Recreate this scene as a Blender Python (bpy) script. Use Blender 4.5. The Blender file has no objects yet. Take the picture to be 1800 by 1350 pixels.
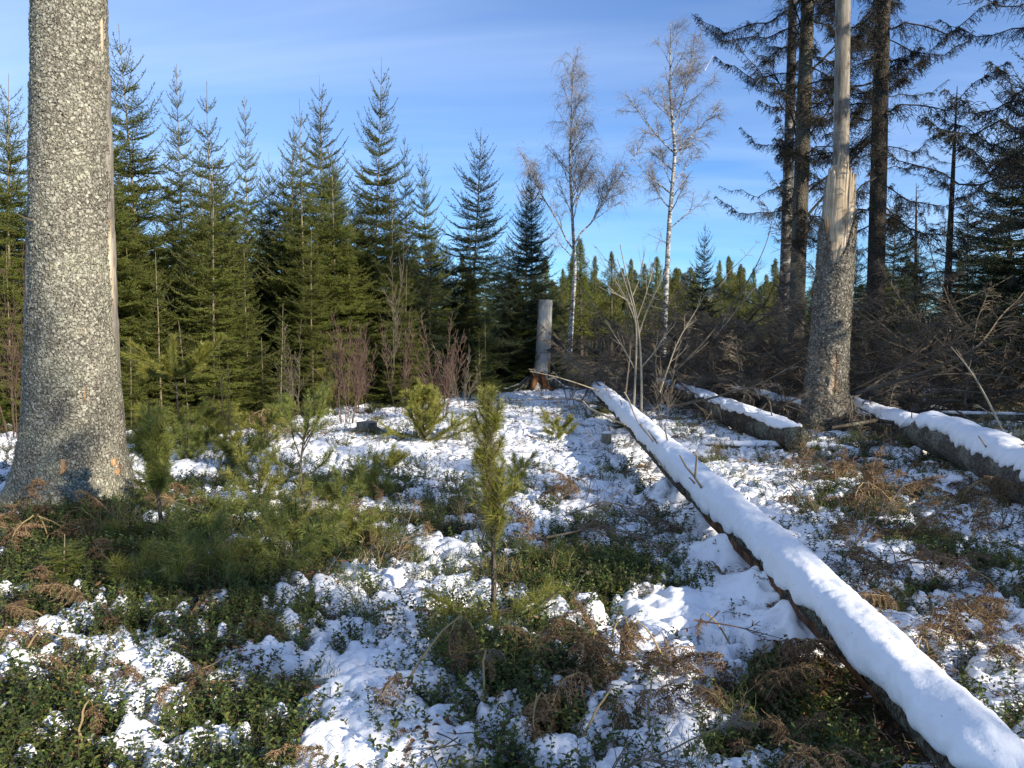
import bpy, math, random
import numpy as np
from mathutils import Vector
random.seed(5)
RNG = np.random.default_rng(7)
R = math.radians
PI = math.pi
SC = bpy.context.scene
COL = SC.collection

# ------------------------------------------------------------------ camera
FPX = 1350.0
CAMZ = 1.55
PITCH = R(4.0)
cd = bpy.data.cameras.new('camera')
cam = bpy.data.objects.new('camera', cd)
COL.objects.link(cam)
cam.location = (0, 0, CAMZ)
cam.rotation_euler = (R(90) - PITCH, 0, 0)
cd.sensor_width = 36
cd.lens = 36 * FPX / 1800
cd.clip_start = 0.05
cd.clip_end = 4000
SC.camera = cam

# ------------------------------------------------------------------ sky and sun
SUN_EL = R(23)
SUN_AZ = R(131)        # compass direction of the sun, clockwise from +Y
w = bpy.data.worlds.new('World')
SC.world = w
w.use_nodes = True
nt = w.node_tree
nt.nodes.clear()
out = nt.nodes.new('ShaderNodeOutputWorld')
bg = nt.nodes.new('ShaderNodeBackground')
sky = nt.nodes.new('ShaderNodeTexSky')
sky.sky_type = 'NISHITA'
sky.sun_disc = False
sky.sun_elevation = SUN_EL
sky.sun_rotation = SUN_AZ
sky.air_density = 0.85
sky.dust_density = 0.0
sky.ozone_density = 5.5
bg.inputs['Strength'].default_value = 0.135
# thin cirrus laid over the sky by direction
tc = nt.nodes.new('ShaderNodeTexCoord')
sep = nt.nodes.new('ShaderNodeSeparateXYZ')
nt.links.new(tc.outputs['Generated'], sep.inputs[0])
mxz = nt.nodes.new('ShaderNodeMath'); mxz.operation = 'ADD'; mxz.inputs[1].default_value = 0.22
nt.links.new(sep.outputs['Z'], mxz.inputs[0])
mab = nt.nodes.new('ShaderNodeMath'); mab.operation = 'MAXIMUM'; mab.inputs[1].default_value = 0.05
nt.links.new(mxz.outputs[0], mab.inputs[0])
dvx = nt.nodes.new('ShaderNodeMath'); dvx.operation = 'DIVIDE'
dvy = nt.nodes.new('ShaderNodeMath'); dvy.operation = 'DIVIDE'
nt.links.new(sep.outputs['X'], dvx.inputs[0]); nt.links.new(mab.outputs[0], dvx.inputs[1])
nt.links.new(sep.outputs['Y'], dvy.inputs[0]); nt.links.new(mab.outputs[0], dvy.inputs[1])
cmb = nt.nodes.new('ShaderNodeCombineXYZ')
nt.links.new(dvx.outputs[0], cmb.inputs[0]); nt.links.new(dvy.outputs[0], cmb.inputs[1])
mp = nt.nodes.new('ShaderNodeMapping')
mp.inputs['Rotation'].default_value = (0, 0, R(38))
mp.inputs['Scale'].default_value = (0.55, 1.7, 1)
nt.links.new(cmb.outputs[0], mp.inputs[0])
n1 = nt.nodes.new('ShaderNodeTexNoise')
n1.inputs['Scale'].default_value = 0.85
n1.inputs['Detail'].default_value = 5
n1.inputs['Roughness'].default_value = 0.55
n1.inputs['Distortion'].default_value = 0.35
nt.links.new(mp.outputs[0], n1.inputs['Vector'])
rp = nt.nodes.new('ShaderNodeValToRGB')
rp.color_ramp.elements[0].position = 0.42; rp.color_ramp.elements[0].color = (0, 0, 0, 1)
rp.color_ramp.elements[1].position = 0.80; rp.color_ramp.elements[1].color = (1, 1, 1, 1)
nt.links.new(n1.outputs[0], rp.inputs[0])
# more veil towards the west of the view (where the picture's left is), clear over the east
vl = nt.nodes.new('ShaderNodeMapRange')
vl.inputs['From Min'].default_value = 0.30; vl.inputs['From Max'].default_value = -0.62
vl.inputs['To Min'].default_value = 0.08; vl.inputs['To Max'].default_value = 0.55
nt.links.new(sep.outputs['X'], vl.inputs['Value'])
mul = nt.nodes.new('ShaderNodeMath'); mul.operation = 'MULTIPLY_ADD'
vl2 = nt.nodes.new('ShaderNodeMath'); vl2.operation = 'MULTIPLY'; vl2.inputs[1].default_value = 0.42
nt.links.new(vl.outputs[0], vl2.inputs[0])
nt.links.new(rp.outputs[0], mul.inputs[0])
mul.inputs[1].default_value = 0.42
nt.links.new(vl2.outputs[0], mul.inputs[2])
hs = nt.nodes.new('ShaderNodeHueSaturation')
hs.inputs['Saturation'].default_value = 1.06
hs.inputs['Hue'].default_value = 0.504
hs.inputs['Value'].default_value = 1.0
nt.links.new(sky.outputs[0], hs.inputs['Color'])
mix = nt.nodes.new('ShaderNodeMixRGB')
mix.inputs['Color2'].default_value = (5.0, 5.9, 7.4, 1)
nt.links.new(mul.outputs[0], mix.inputs['Fac'])
# cleaner, more saturated air low over the horizon, the same all round
lo = nt.nodes.new('ShaderNodeMapRange')
lo.inputs['From Min'].default_value = 0.0; lo.inputs['From Max'].default_value = 0.36
nt.links.new(sep.outputs['Z'], lo.inputs['Value'])
tint = nt.nodes.new('ShaderNodeMixRGB')
tint.inputs['Color1'].default_value = (0.50, 0.78, 0.92, 1); tint.inputs['Color2'].default_value = (1, 1, 1, 1)
nt.links.new(lo.outputs[0], tint.inputs['Fac'])
tm = nt.nodes.new('ShaderNodeMixRGB'); tm.blend_type = 'MULTIPLY'; tm.inputs['Fac'].default_value = 1
nt.links.new(hs.outputs[0], tm.inputs['Color1']); nt.links.new(tint.outputs[0], tm.inputs['Color2'])
nt.links.new(tm.outputs[0], mix.inputs['Color1'])
nt.links.new(mix.outputs[0], bg.inputs['Color'])
nt.links.new(bg.outputs[0], out.inputs['Surface'])

sl = bpy.data.lights.new('sun', 'SUN')
sl.energy = 4.8
sl.angle = R(0.53)
sl.color = (1.0, 0.90, 0.75)
sun = bpy.data.objects.new('sun', sl)
COL.objects.link(sun)
SUNV = Vector((math.sin(SUN_AZ) * math.cos(SUN_EL), math.cos(SUN_AZ) * math.cos(SUN_EL), math.sin(SUN_EL)))
sun.rotation_euler = SUNV.to_track_quat('Z', 'Y').to_euler()
sun.location = (20, -20, 20)
SC.view_settings.view_transform = 'Standard'
SC.view_settings.look = 'None'
SC.view_settings.exposure = 0.6
SC.view_settings.gamma = 1
SC.view_settings.use_curve_mapping = False
SC.render.engine = 'CYCLES'
SC.cycles.max_bounces = 6
SC.cycles.diffuse_bounces = 3
SC.cycles.glossy_bounces = 2
SC.cycles.transmission_bounces = 2
SC.cycles.transparent_max_bounces = 4
SC.cycles.use_denoising = True

# ------------------------------------------------------------------ noise
def _h(ix, iy, s):
    a = (ix.astype(np.int64) * 374761393 + iy.astype(np.int64) * 668265263 + s * 2246822519) & 0xffffffff
    a = ((a ^ (a >> 13)) * 1274126177) & 0xffffffff
    a = a ^ (a >> 16)
    return (a & 0xffffff) / float(0xffffff)
def vn(x, y, s=0):
    x = np.asarray(x, float); y = np.asarray(y, float)
    ix = np.floor(x); iy = np.floor(y)
    fx = x - ix; fy = y - iy
    fx = fx * fx * (3 - 2 * fx); fy = fy * fy * (3 - 2 * fy)
    a = _h(ix, iy, s); b = _h(ix + 1, iy, s); c = _h(ix, iy + 1, s); d = _h(ix + 1, iy + 1, s)
    return ((a * (1 - fx) + b * fx) * (1 - fy) + (c * (1 - fx) + d * fx) * fy) * 2 - 1
def fbm(x, y, s=0, o=4):
    r = 0; a = 0.5
    for i in range(o):
        r = r + a * vn(x, y, s + i * 17); x = x * 2.03 + 3.1; y = y * 2.03 + 1.7; a *= 0.5
    return r
def worley(x, y, s=0):
    ix = np.floor(x); iy = np.floor(y)
    m = np.full(np.shape(x), 9.0)
    for dx in (-1, 0, 1):
        for dy in (-1, 0, 1):
            cx = ix + dx; cy = iy + dy
            px = cx + _h(cx, cy, s + 5) ; py = cy + _h(cx, cy, s + 9)
            m = np.minimum(m, (px - x) ** 2 + (py - y) ** 2)
    return np.sqrt(m)
def sstep(a, b, x):
    t = np.clip((x - a) / (b - a), 0, 1)
    return t * t * (3 - 2 * t)

# ------------------------------------------------------------------ rays and terrain
CP, SP = math.cos(PITCH), math.sin(PITCH)
def ray(px, py):
    u = (px - 900) / FPX; v = (675 - py) / FPX
    return np.array([u, CP + v * SP, -SP + v * CP])
def Wy(px, py, Y):
    d = ray(px, py); t = Y / d[1]
    return np.array([0, 0, CAMZ]) + d * t
def Wz(px, py, z):
    d = ray(px, py); t = (z - CAMZ) / d[2]
    return np.array([0, 0, CAMZ]) + d * t

BUMPS = []      # (x, y, radius, height)
def th(x, y):
    x = np.asarray(x, float); y = np.asarray(y, float)
    r = np.sqrt(x * x + y * y)
    z = 0.16 * fbm(x / 3.1, y / 3.1, 3, 3) * sstep(1.0, 4.0, r)
    z = z + 0.05 * fbm(x / 0.62, y / 0.62, 11, 3)
    z = z + 0.5 * sstep(30, 120, r) * fbm(x / 40, y / 40, 5, 2)
    for bx, by, br, bh in BUMPS:
        z = z + bh * np.exp(-((x - bx) ** 2 + (y - by) ** 2) / (br * br))
    return z
def G(px, py):
    p = Wz(px, py, 0.0)
    for i in range(14):
        z = float(th(p[0], p[1]))
        q = Wz(px, py, z)
        p = p * 0.4 + q * 0.6
    p[2] = float(th(p[0], p[1]))
    return p
def B(px, Y):            # base on the terrain, under a picture column at depth Y
    p = Wy(px, 590, Y)
    return np.array([p[0], Y, float(th(p[0], Y))])
def ztop(px, py, Y):
    return Wy(px, py, Y)[2]

for (px, py, r_, h_) in ((1290, 1000, .24, .17), (1235, 930, .26, .18), (1185, 875, .3, .16), (1345, 1070, .2, .13), (1390, 1120, .14, .08), (865, 1190, 0.42, 0.13), (1060, 1020, 0.45, 0.08), (100, 960, 1.0, 0.18), (280, 1040, 0.8, 0.10),
                         (460, 1100, 0.6, 0.08), (580, 880, 1.0, 0.10), (880, 705, 2.2, 0.12), (1640, 1000, 0.5, 0.07),
                         (1430, 1250, 0.38, -0.16), (90, 1290, 0.4, 0.06), (960, 1290, 0.3, 0.05), (700, 1290, 0.3, 0.06)):
    p = Wz(px, py, 0)
    BUMPS.append((p[0], p[1], r_, h_))

# ------------------------------------------------------------------ object helpers
def tag(o, label=None, cat=None, group=None, kind=None):
    if label: o['label'] = label
    if cat: o['category'] = cat
    if group: o['group'] = group
    if kind: o['kind'] = kind
    return o
def empty(name, loc=(0, 0, 0), rz=0.0):
    o = bpy.data.objects.new(name, None)
    o.empty_display_size = 0.1
    o.location = tuple(float(v) for v in loc); o.rotation_euler = (0, 0, rz)
    COL.objects.link(o)
    return o
def link(name, me, parent=None, loc=(0, 0, 0), link_to=None):
    o = bpy.data.objects.new(name, me)
    o.location = tuple(float(v) for v in loc)
    (link_to or COL).objects.link(o)
    if parent is not None: o.parent = parent
    return o
def copy_tree(o, parent=None):
    c = o.copy(); COL.objects.link(c)
    c.parent = parent
    for ch in list(o.children): copy_tree(ch, c)
    return c

class MB:
    def __init__(s):
        s.V = []; s.F3 = []; s.F4 = []; s.m3 = []; s.m4 = []; s.n = 0
    def add(s, V, F, m=0):
        V = np.asarray(V, np.float32).reshape(-1, 3); F = np.asarray(F, np.int64)
        if len(F) == 0: return s
        if F.shape[1] == 3: s.F3.append(F + s.n); s.m3.append(np.full(len(F), m))
        else: s.F4.append(F + s.n); s.m4.append(np.full(len(F), m))
        s.V.append(V); s.n += len(V)
        return s
    def tubes(s, P, Rr, sides=4, m=0, cap=False):
        """P [M,N,3], Rr [M,N] or [N]"""
        P = np.asarray(P, float)
        if P.ndim == 2: P = P[None]
        M, N, _ = P.shape
        Rr = np.broadcast_to(np.asarray(Rr, float), (M, N))
        T = np.gradient(P, axis=1)
        T /= np.linalg.norm(T, axis=2, keepdims=True) + 1e-9
        mean = P[:, -1] - P[:, 0]
        mean /= np.linalg.norm(mean, axis=1, keepdims=True) + 1e-9
        ref = np.where(np.abs(mean[:, 2:3]) > 0.8, np.array([[1.0, 0, 0]]), np.array([[0, 0, 1.0]]))[:, None, :]
        U = np.cross(T, np.broadcast_to(ref, T.shape)); U /= np.linalg.norm(U, axis=2, keepdims=True) + 1e-9
        Vv = np.cross(T, U)
        a = np.arange(sides) * 2 * PI / sides
        ring = P[:, :, None, :] + Rr[:, :, None, None] * (U[:, :, None, :] * np.cos(a)[None, None, :, None] + Vv[:, :, None, :] * np.sin(a)[None, None, :, None])
        V = ring.reshape(-1, 3)
        i = np.arange(N - 1)[:, None]; j = np.arange(sides)[None, :]; jn = (j + 1) % sides
        q = np.stack([i * sides + j, i * sides + jn, (i + 1) * sides + jn, (i + 1) * sides + j], -1).reshape(-1, 4)
        F = (q[None] + (np.arange(M) * N * sides)[:, None, None]).reshape(-1, 4)
        base = s.n
        s.add(V, F, m)
        if cap:
            for e in (0, N - 1):
                for k in range(M):
                    o = (k * N + e) * sides
                    c = s.n
                    cen = P[k, e][None]
                    s.V.append(cen.astype(np.float32)); s.n += 1
                    f = np.stack([np.full(sides, c), base + o + np.arange(sides), base + o + (np.arange(sides) + 1) % sides], -1)
                    if e == 0: f = f[:, [0, 1, 2]]
                    else: f = f[:, [0, 2, 1]]
                    s.F3.append(f); s.m3.append(np.full(sides, m))
        return s
    def needles(s, A, Bb, dens, ln, wd, ang=55, m=0, flat=0.0, rng=None, up=0.0):
        """needle triangles along segments A->Bb"""
        rng = rng or RNG
        A = np.asarray(A, float); Bb = np.asarray(Bb, float)
        if len(A) == 0: return s
        D = Bb - A; L = np.linalg.norm(D, axis=1) + 1e-9
        cnt = np.maximum(1, np.floor(L * dens + rng.random(len(L)))).astype(int)
        idx = np.repeat(np.arange(len(A)), cnt)
        t = rng.random(len(idx))
        ax = D[idx] / L[idx][:, None]
        rnd = rng.normal(size=(len(idx), 3))
        if flat: rnd[:, 2] *= (1 - flat)
        per = rnd - ax * np.sum(rnd * ax, axis=1, keepdims=True)
        per /= np.linalg.norm(per, axis=1, keepdims=True) + 1e-9
        an = np.radians(ang * (0.7 + 0.6 * rng.random(len(idx))))[:, None]
        d = ax * np.cos(an) + per * np.sin(an)
        d[:, 2] += up
        d /= np.linalg.norm(d, axis=1, keepdims=True)
        p = A[idx] + D[idx] * t[:, None]
        sd = np.cross(d, rng.normal(size=(len(idx), 3)))
        sd /= np.linalg.norm(sd, axis=1, keepdims=True) + 1e-9
        l = (ln * (0.7 + 0.5 * rng.random(len(idx))))[:, None]
        h = wd * 0.5
        V = np.stack([p - sd * h, p + sd * h, p + d * l], 1).reshape(-1, 3)
        F = np.arange(len(idx) * 3).reshape(-1, 3)
        return s.add(V, F, m)
    def leaves(s, P, D, N, ln, wd, m=0, fold=0.25):
        """oval leaves: P base points, D directions, N approximate normals"""
        P = np.asarray(P, float); D = np.asarray(D, float); N = np.asarray(N, float)
        D = D / (np.linalg.norm(D, axis=1, keepdims=True) + 1e-9)
        S = np.cross(D, N); S /= np.linalg.norm(S, axis=1, keepdims=True) + 1e-9
        U = np.cross(S, D)
        ln = np.broadcast_to(ln, (len(P),))[:, None]; wd = np.broadcast_to(wd, (len(P),))[:, None]
        f = fold * wd
        v = [P, P + D * ln * .3 + S * wd * .42 + U * f, P + D * ln * .72 + S * wd * .4 + U * f, P + D * ln,
             P + D * ln * .72 - S * wd * .4 + U * f, P + D * ln * .3 - S * wd * .42 + U * f, ]
        V = np.stack(v, 1).reshape(-1, 3)
        q = np.array([[0, 1, 2, 3], [0, 3, 4, 5]])
        F = (q[None] + (np.arange(len(P)) * 6)[:, None, None]).reshape(-1, 4)
        return s.add(V, F, m)
    def mesh(s, name, mats, smooth=False):
        V = np.concatenate(s.V) if s.V else np.zeros((0, 3), np.float32)
        n4 = sum(len(f) for f in s.F4); n3 = sum(len(f) for f in s.F3)
        me = bpy.data.meshes.new(name)
        me.vertices.add(len(V)); me.vertices.foreach_set('co', V.astype(np.float32).ravel())
        li = []; tot = []
        mi = []
        if n4:
            f = np.concatenate(s.F4); li.append(f.ravel()); tot.append(np.full(n4, 4)); mi.append(np.concatenate(s.m4))
        if n3:
            f = np.concatenate(s.F3); li.append(f.ravel()); tot.append(np.full(n3, 3)); mi.append(np.concatenate(s.m3))
        li = np.concatenate(li); tot = np.concatenate(tot); mi = np.concatenate(mi)
        me.loops.add(len(li)); me.loops.foreach_set('vertex_index', li.astype(np.int32))
        me.polygons.add(len(tot))
        st = np.concatenate([[0], np.cumsum(tot)[:-1]])
        me.polygons.foreach_set('loop_start', st.astype(np.int32))
        me.polygons.foreach_set('material_index', mi.astype(np.int32))
        me.polygons.foreach_set('use_smooth', np.full(len(tot), smooth))
        for mt in (mats if isinstance(mats, (list, tuple)) else [mats]): me.materials.append(mt)
        me.update(calc_edges=True)
        return me
    def build(s, name, mats, parent=None, smooth=False, loc=(0, 0, 0)):
        return link(name, s.mesh(name, mats, smooth), parent, loc)

# ------------------------------------------------------------------ materials
def M_new(name):
    m = bpy.data.materials.new(name); m.use_nodes = True
    t = m.node_tree; b = t.nodes['Principled BSDF']
    return m, t, b
def nod(t, typ, **kw):
    n = t.nodes.new(typ)
    for k, v in kw.items():
        if k in n.inputs: n.inputs[k].default_value = v
        else: setattr(n, k, v)
    return n
def ramp(t, src, stops):
    r = t.nodes.new('ShaderNodeValToRGB')
    el = r.color_ramp.elements
    while len(el) < len(stops): el.new(0.5)
    for e, (p, c) in zip(el, stops): e.position = p; e.color = (*c, 1)
    t.links.new(src, r.inputs[0])
    return r.outputs[0]
def coords(t, scale=(1, 1, 1), src='Object'):
    c = t.nodes.new('ShaderNodeTexCoord'); m = t.nodes.new('ShaderNodeMapping')
    m.inputs['Scale'].default_value = scale
    t.links.new(c.outputs[src], m.inputs[0])
    return m.outputs[0]
def noise(t, vec, scale, detail=4, rough=0.55, dist=0.0):
    n = nod(t, 'ShaderNodeTexNoise', Scale=scale, Detail=detail, Roughness=rough, Distortion=dist)
    t.links.new(vec, n.inputs['Vector'])
    return n.outputs[0]
def bump(t, b, h, strength=0.5, dist=0.01, chain=None):
    n = nod(t, 'ShaderNodeBump', Strength=strength, Distance=dist)
    t.links.new(h, n.inputs['Height'])
    if chain is not None: t.links.new(chain, n.inputs['Normal'])
    t.links.new(n.outputs[0], b.inputs['Normal'])
    return n.outputs[0]
def mixc(t, fac, a, b_, mode='MIX'):
    n = t.nodes.new('ShaderNodeMixRGB'); n.blend_type = mode
    for s_, v in ((0, fac), (1, a), (2, b_)):
        if hasattr(v, 'links') or isinstance(v, bpy.types.NodeSocket): t.links.new(v, n.inputs[s_])
        elif isinstance(v, (int, float)): n.inputs[s_].default_value = v
        else: n.inputs[s_].default_value = (*v, 1)
    return n.outputs[0]

def leafy(name, stops, transl=0.3, rough=0.55, objvar=0.25, spec=0.3):
    """colour per needle or leaf, varied per plant, with some light passing through"""
    m, t, b = M_new(name)
    g = t.nodes.new('ShaderNodeNewGeometry')
    c = ramp(t, g.outputs['Random Per Island'], stops)
    oi = t.nodes.new('ShaderNodeObjectInfo')
    v = nod(t, 'ShaderNodeMapRange'); v.inputs['To Min'].default_value = 1 - objvar; v.inputs['To Max'].default_value = 1 + objvar
    t.links.new(oi.outputs['Random'], v.inputs['Value'])
    h = t.nodes.new('ShaderNodeHueSaturation')
    t.links.new(c, h.inputs['Color']); t.links.new(v.outputs[0], h.inputs['Value'])
    t.links.new(h.outputs[0], b.inputs['Base Color'])
    b.inputs['Roughness'].default_value = rough
    b.inputs['Specular IOR Level'].default_value = spec
    if transl:
        tr = t.nodes.new('ShaderNodeBsdfTranslucent'); ms = t.nodes.new('ShaderNodeMixShader')
        t.links.new(h.outputs[0], tr.inputs['Color'])
        ms.inputs[0].default_value = transl
        t.links.new(b.outputs[0], ms.inputs[1]); t.links.new(tr.outputs[0], ms.inputs[2])
        t.links.new(ms.outputs[0], t.nodes['Material Output'].inputs['Surface'])
    return m
MAT = {}
MAT['spruce'] = leafy('spruce_needles', [(0, (.085, .105, .018)), (.5, (.145, .175, .032)), (.85, (.215, .235, .048)), (1, (.25, .20, .07))], .3)
MAT['spruce_dark'] = leafy('dark_spruce_needles', [(0, (.020, .032, .015)), (.6, (.035, .055, .024)), (1, (.075, .09, .032))], .2)
MAT['spruce_dull'] = leafy('dull_hanging_needles', [(0, (.020, .022, .012)), (.6, (.036, .036, .019)), (1, (.065, .055, .032))], .1)
MAT['pine'] = leafy('pine_needles', [(0, (.10, .13, .028)), (.5, (.17, .21, .045)), (.85, (.27, .29, .07)), (1, (.32, .24, .09))], .3, .45, .12)
MAT['pine_yellow'] = leafy('yellowish_pine_needles', [(0, (.16, .18, .035)), (.6, (.29, .30, .06)), (1, (.40, .33, .09))], .3, .45, .12)
MAT['far_pine'] = leafy('distant_pine_needles', [(0, (.10, .115, .03)), (.6, (.16, .17, .045)), (1, (.22, .20, .06))], .25, .6, .25)
MAT['leaf'] = leafy('glossy_dwarf_shrub_leaves', [(0, (.035, .055, .014)), (.5, (.07, .105, .024)), (.85, (.14, .175, .036)), (.97, (.20, .18, .05)), (1, (.22, .07, .03))], .25, .42, .25, .3)
MAT['stemgreen'] = leafy('green_bilberry_stems', [(0, (.07, .09, .02)), (.6, (.13, .15, .035)), (1, (.16, .12, .05))], .0, .6)
MAT['bracken'] = leafy('dead_bracken', [(0, (.11, .062, .036)), (.5, (.21, .128, .072)), (1, (.36, .25, .145))], .3, .7, .3, .15)
MAT['straw'] = leafy('dry_straw', [(0, (.30, .20, .09)), (1, (.50, .38, .19))], .15, .6, .2)
MAT['litter'] = leafy('dead_leaf_litter', [(0, (.07, .035, .02)), (.6, (.16, .08, .04)), (1, (.26, .15, .08))], .1, .8, .25)

def twig(name, c0, c1, rough=0.8):
    m, t, b = M_new(name)
    n = noise(t, coords(t), 7.0, 5, .6)
    n2 = noise(t, coords(t), 60.0, 2, .6)
    c = ramp(t, n, [(.3, c0), (.7, c1)])
    c = mixc(t, .5, c, ramp(t, n2, [(.3, (.45, .45, .45)), (.7, (1, 1, 1))]), 'MULTIPLY')
    t.links.new(c, b.inputs['Base Color'])
    b.inputs['Roughness'].default_value = rough
    b.inputs['Specular IOR Level'].default_value = .15
    return m
MAT['twig_grey'] = twig('grey_dead_twigs', (.10, .080, .058), (.24, .20, .15))
MAT['twig_brown'] = twig('brown_twigs', (.065, .053, .041), (.135, .114, .089))
MAT['twig_red'] = twig('reddish_birch_twigs', (.095, .06, .045), (.19, .125, .095))
MAT['twig_birch'] = twig('pale_birch_twigs', (.23, .20, .18), (.36, .325, .295))
MAT['twig_pale'] = twig('pale_sapling_bark', (.28, .24, .17), (.46, .40, .30))
MAT['twig_light'] = twig('young_spruce_bark', (.19, .155, .09), (.36, .30, .19))
MAT['twig_dark'] = twig('dark_lichened_twigs', (.035, .030, .024), (.08, .07, .055))

def bark(name, lo, mid, hi, vscale=26, zs=.55, lichen=None, bs=.9, bd=.02, crack=.5):
    m, t, b = M_new(name)
    v = coords(t, (1, 1, zs))
    wn = nod(t, 'ShaderNodeTexNoise', Scale=9.0, Detail=3)
    t.links.new(v, wn.inputs['Vector'])
    va = t.nodes.new('ShaderNodeVectorMath'); va.operation = 'MULTIPLY_ADD'
    va.inputs[1].default_value = (.10, .10, .10)
    t.links.new(wn.outputs['Color'], va.inputs[0]); t.links.new(v, va.inputs[2])
    vo = nod(t, 'ShaderNodeTexVoronoi', Scale=vscale); vo.feature = 'DISTANCE_TO_EDGE'
    t.links.new(va.outputs[0], vo.inputs['Vector'])
    vc = nod(t, 'ShaderNodeTexVoronoi', Scale=vscale)
    t.links.new(va.outputs[0], vc.inputs['Vector'])
    n = noise(t, v, vscale * 1.6, 6, .68)
    big = noise(t, v, 2.3, 4, .6)
    c = ramp(t, n, [(.30, lo), (.5, mid), (.68, hi)])
    vm = t.nodes.new('ShaderNodeSeparateColor'); t.links.new(vc.outputs['Color'], vm.inputs[0])
    c = mixc(t, .75, c, ramp(t, vm.outputs[0], [(0, (.62, .60, .58)), (1, (1.2, 1.18, 1.12))]), 'MULTIPLY')
    if lichen:
        ln = noise(t, v, 3.6, 7, .75)
        f = ramp(t, ln, [(.48, (0, 0, 0)), (.58, (1, 1, 1))])
        c = mixc(t, f, c, mixc(t, n, tuple(x * .65 for x in lichen), tuple(min(1, x * 1.2) for x in lichen)))
    c = mixc(t, 1.0, c, ramp(t, big, [(.3, (.72, .70, .68)), (.7, (1.08, 1.08, 1.05))]), 'MULTIPLY')
    e = ramp(t, vo.outputs['Distance'], [(0, (crack * .35,) * 3), (.10, (1, 1, 1))])
    c = mixc(t, .85, c, e, 'MULTIPLY')
    t.links.new(c, b.inputs['Base Color'])
    b.inputs['Roughness'].default_value = .9
    b.inputs['Specular IOR Level'].default_value = .12
    hgt = ramp(t, vo.outputs['Distance'], [(0, (0, 0, 0)), (.25, (1, 1, 1))])
    ch = bump(t, b, hgt, bs, bd)
    bump(t, b, n, bs, bd * .8, ch)
    return m
MAT['bark_main'] = bark('lichened_spruce_bark', (.09, .078, .06), (.36, .34, .28), (.60, .57, .48), 40, .75, (.52, .51, .38), 1.0, .012)
MAT['bark_broken'] = bark('grey_spruce_bark', (.055, .046, .036), (.20, .18, .15), (.42, .39, .33), 38, .6, (.36, .35, .28), 1.0, .012)
MAT['bark_mid'] = bark('brown_spruce_bark', (.065, .055, .043), (.17, .145, .115), (.29, .26, .21), 30, .5, (.26, .25, .19), 1.0, .015)
MAT['bark_dark'] = bark('dark_spruce_bark', (.045, .038, .031), (.095, .082, .067), (.17, .15, .12), 26, .5, None, 1.0, .015)
MAT['bark_log'] = bark('wet_log_bark', (.045, .033, .024), (.13, .105, .08), (.28, .25, .20), 34, .6, (.28, .29, .22), 1.0, .015)
MAT['flake'] = leafy('bark_scales', [(0, (.16, .14, .11)), (.45, (.34, .32, .26)), (.85, (.48, .46, .37)), (1, (.54, .53, .41))], 0, .9, .05, .1)
MAT['flake_grey'] = leafy('grey_bark_scales', [(0, (.08, .07, .058)), (.5, (.165, .15, .125)), (1, (.36, .34, .285))], 0, .9, .05, .1)

def wood(name, stops, zs=.10, scale=26, bs=.6, stain=None):
    m, t, b = M_new(name)
    v = coords(t, (1, 1, zs))
    n = noise(t, v, scale, 6, .65, .4)
    big = noise(t, coords(t, (1, 1, .4)), 3.0, 5, .65)
    c = ramp(t, n, stops)
    c = mixc(t, 1.0, c, ramp(t, big, [(.3, (.60, .58, .55)), (.65, (1.1, 1.08, 1.05))]), 'MULTIPLY')
    if stain:
        f = ramp(t, noise(t, coords(t, (1, 1, .5)), 4.4, 5, .7), [(.52, (0, 0, 0)), (.62, (1, 1, 1))])
        c = mixc(t, f, c, stain)
    t.links.new(c, b.inputs['Base Color'])
    b.inputs['Roughness'].default_value = .8
    b.inputs['Specular IOR Level'].default_value = .2
    bump(t, b, n, bs, .008)
    return m
MAT['wood_fresh'] = wood('splintered_fresh_wood', [(.3, (.26, .19, .12)), (.5, (.50, .41, .29)), (.7, (.66, .57, .44))])
MAT['wood_orange'] = wood('orange_stained_wood', [(.3, (.22, .10, .04)), (.5, (.42, .24, .11)), (.7, (.60, .42, .24))])
MAT['wood_grey'] = wood('weathered_grey_wood', [(.3, (.15, .13, .105)), (.5, (.27, .245, .205)), (.7, (.40, .37, .31))], stain=(.11, .085, .065))
MAT['wood_stump'] = wood('silver_grey_stump_wood', [(.3, (.38, .355, .31)), (.5, (.54, .51, .45)), (.7, (.68, .64, .57))], .12, 18, .5, (.30, .26, .21))
MAT['wood_rot'] = wood('dark_rotten_wood', [(.3, (.03, .016, .010)), (.5, (.12, .055, .025)), (.7, (.30, .15, .06))], .3, 14, 1.0)

def birch(name, k=.44, hi=(.50, .485, .45)):
    m, t, b = M_new(name)
    n = noise(t, coords(t, (1, 1, 2.2)), 5.0, 6, .7)
    n2 = noise(t, coords(t, (.6, .6, 4)), 9.0, 4, .6)
    c = mixc(t, ramp(t, n, [(k, (0, 0, 0)), (k + .1, (1, 1, 1))]), (.045, .04, .035), hi)
    c = mixc(t, ramp(t, n2, [(.36, (1, 1, 1)), (.44, (0, 0, 0))]), c, (.06, .05, .045))
    t.links.new(c, b.inputs['Base Color'])
    b.inputs['Roughness'].default_value = .8
    bump(t, b, n, .6, .02)
    return m
MAT['birch'] = birch('white_birch_bark'); MAT['birch_old'] = birch('black_and_white_old_birch_bark', .53, (.42, .41, .37))

m, t, b = M_new('snow'); MAT['snow'] = m
v = coords(t)
nb = noise(t, v, 2.5, 5, .6); nf = noise(t, v, 90, 4, .75); nm_ = noise(t, v, 28, 4, .6)
t.links.new(ramp(t, nb, [(.3, (.80, .81, .83)), (.7, (.86, .87, .88))]), b.inputs['Base Color'])
b.inputs['Roughness'].default_value = .62
b.inputs['Specular IOR Level'].default_value = .35
ch = bump(t, b, nm_, .45, .010)
bump(t, b, nf, .5, .0035, ch)

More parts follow.
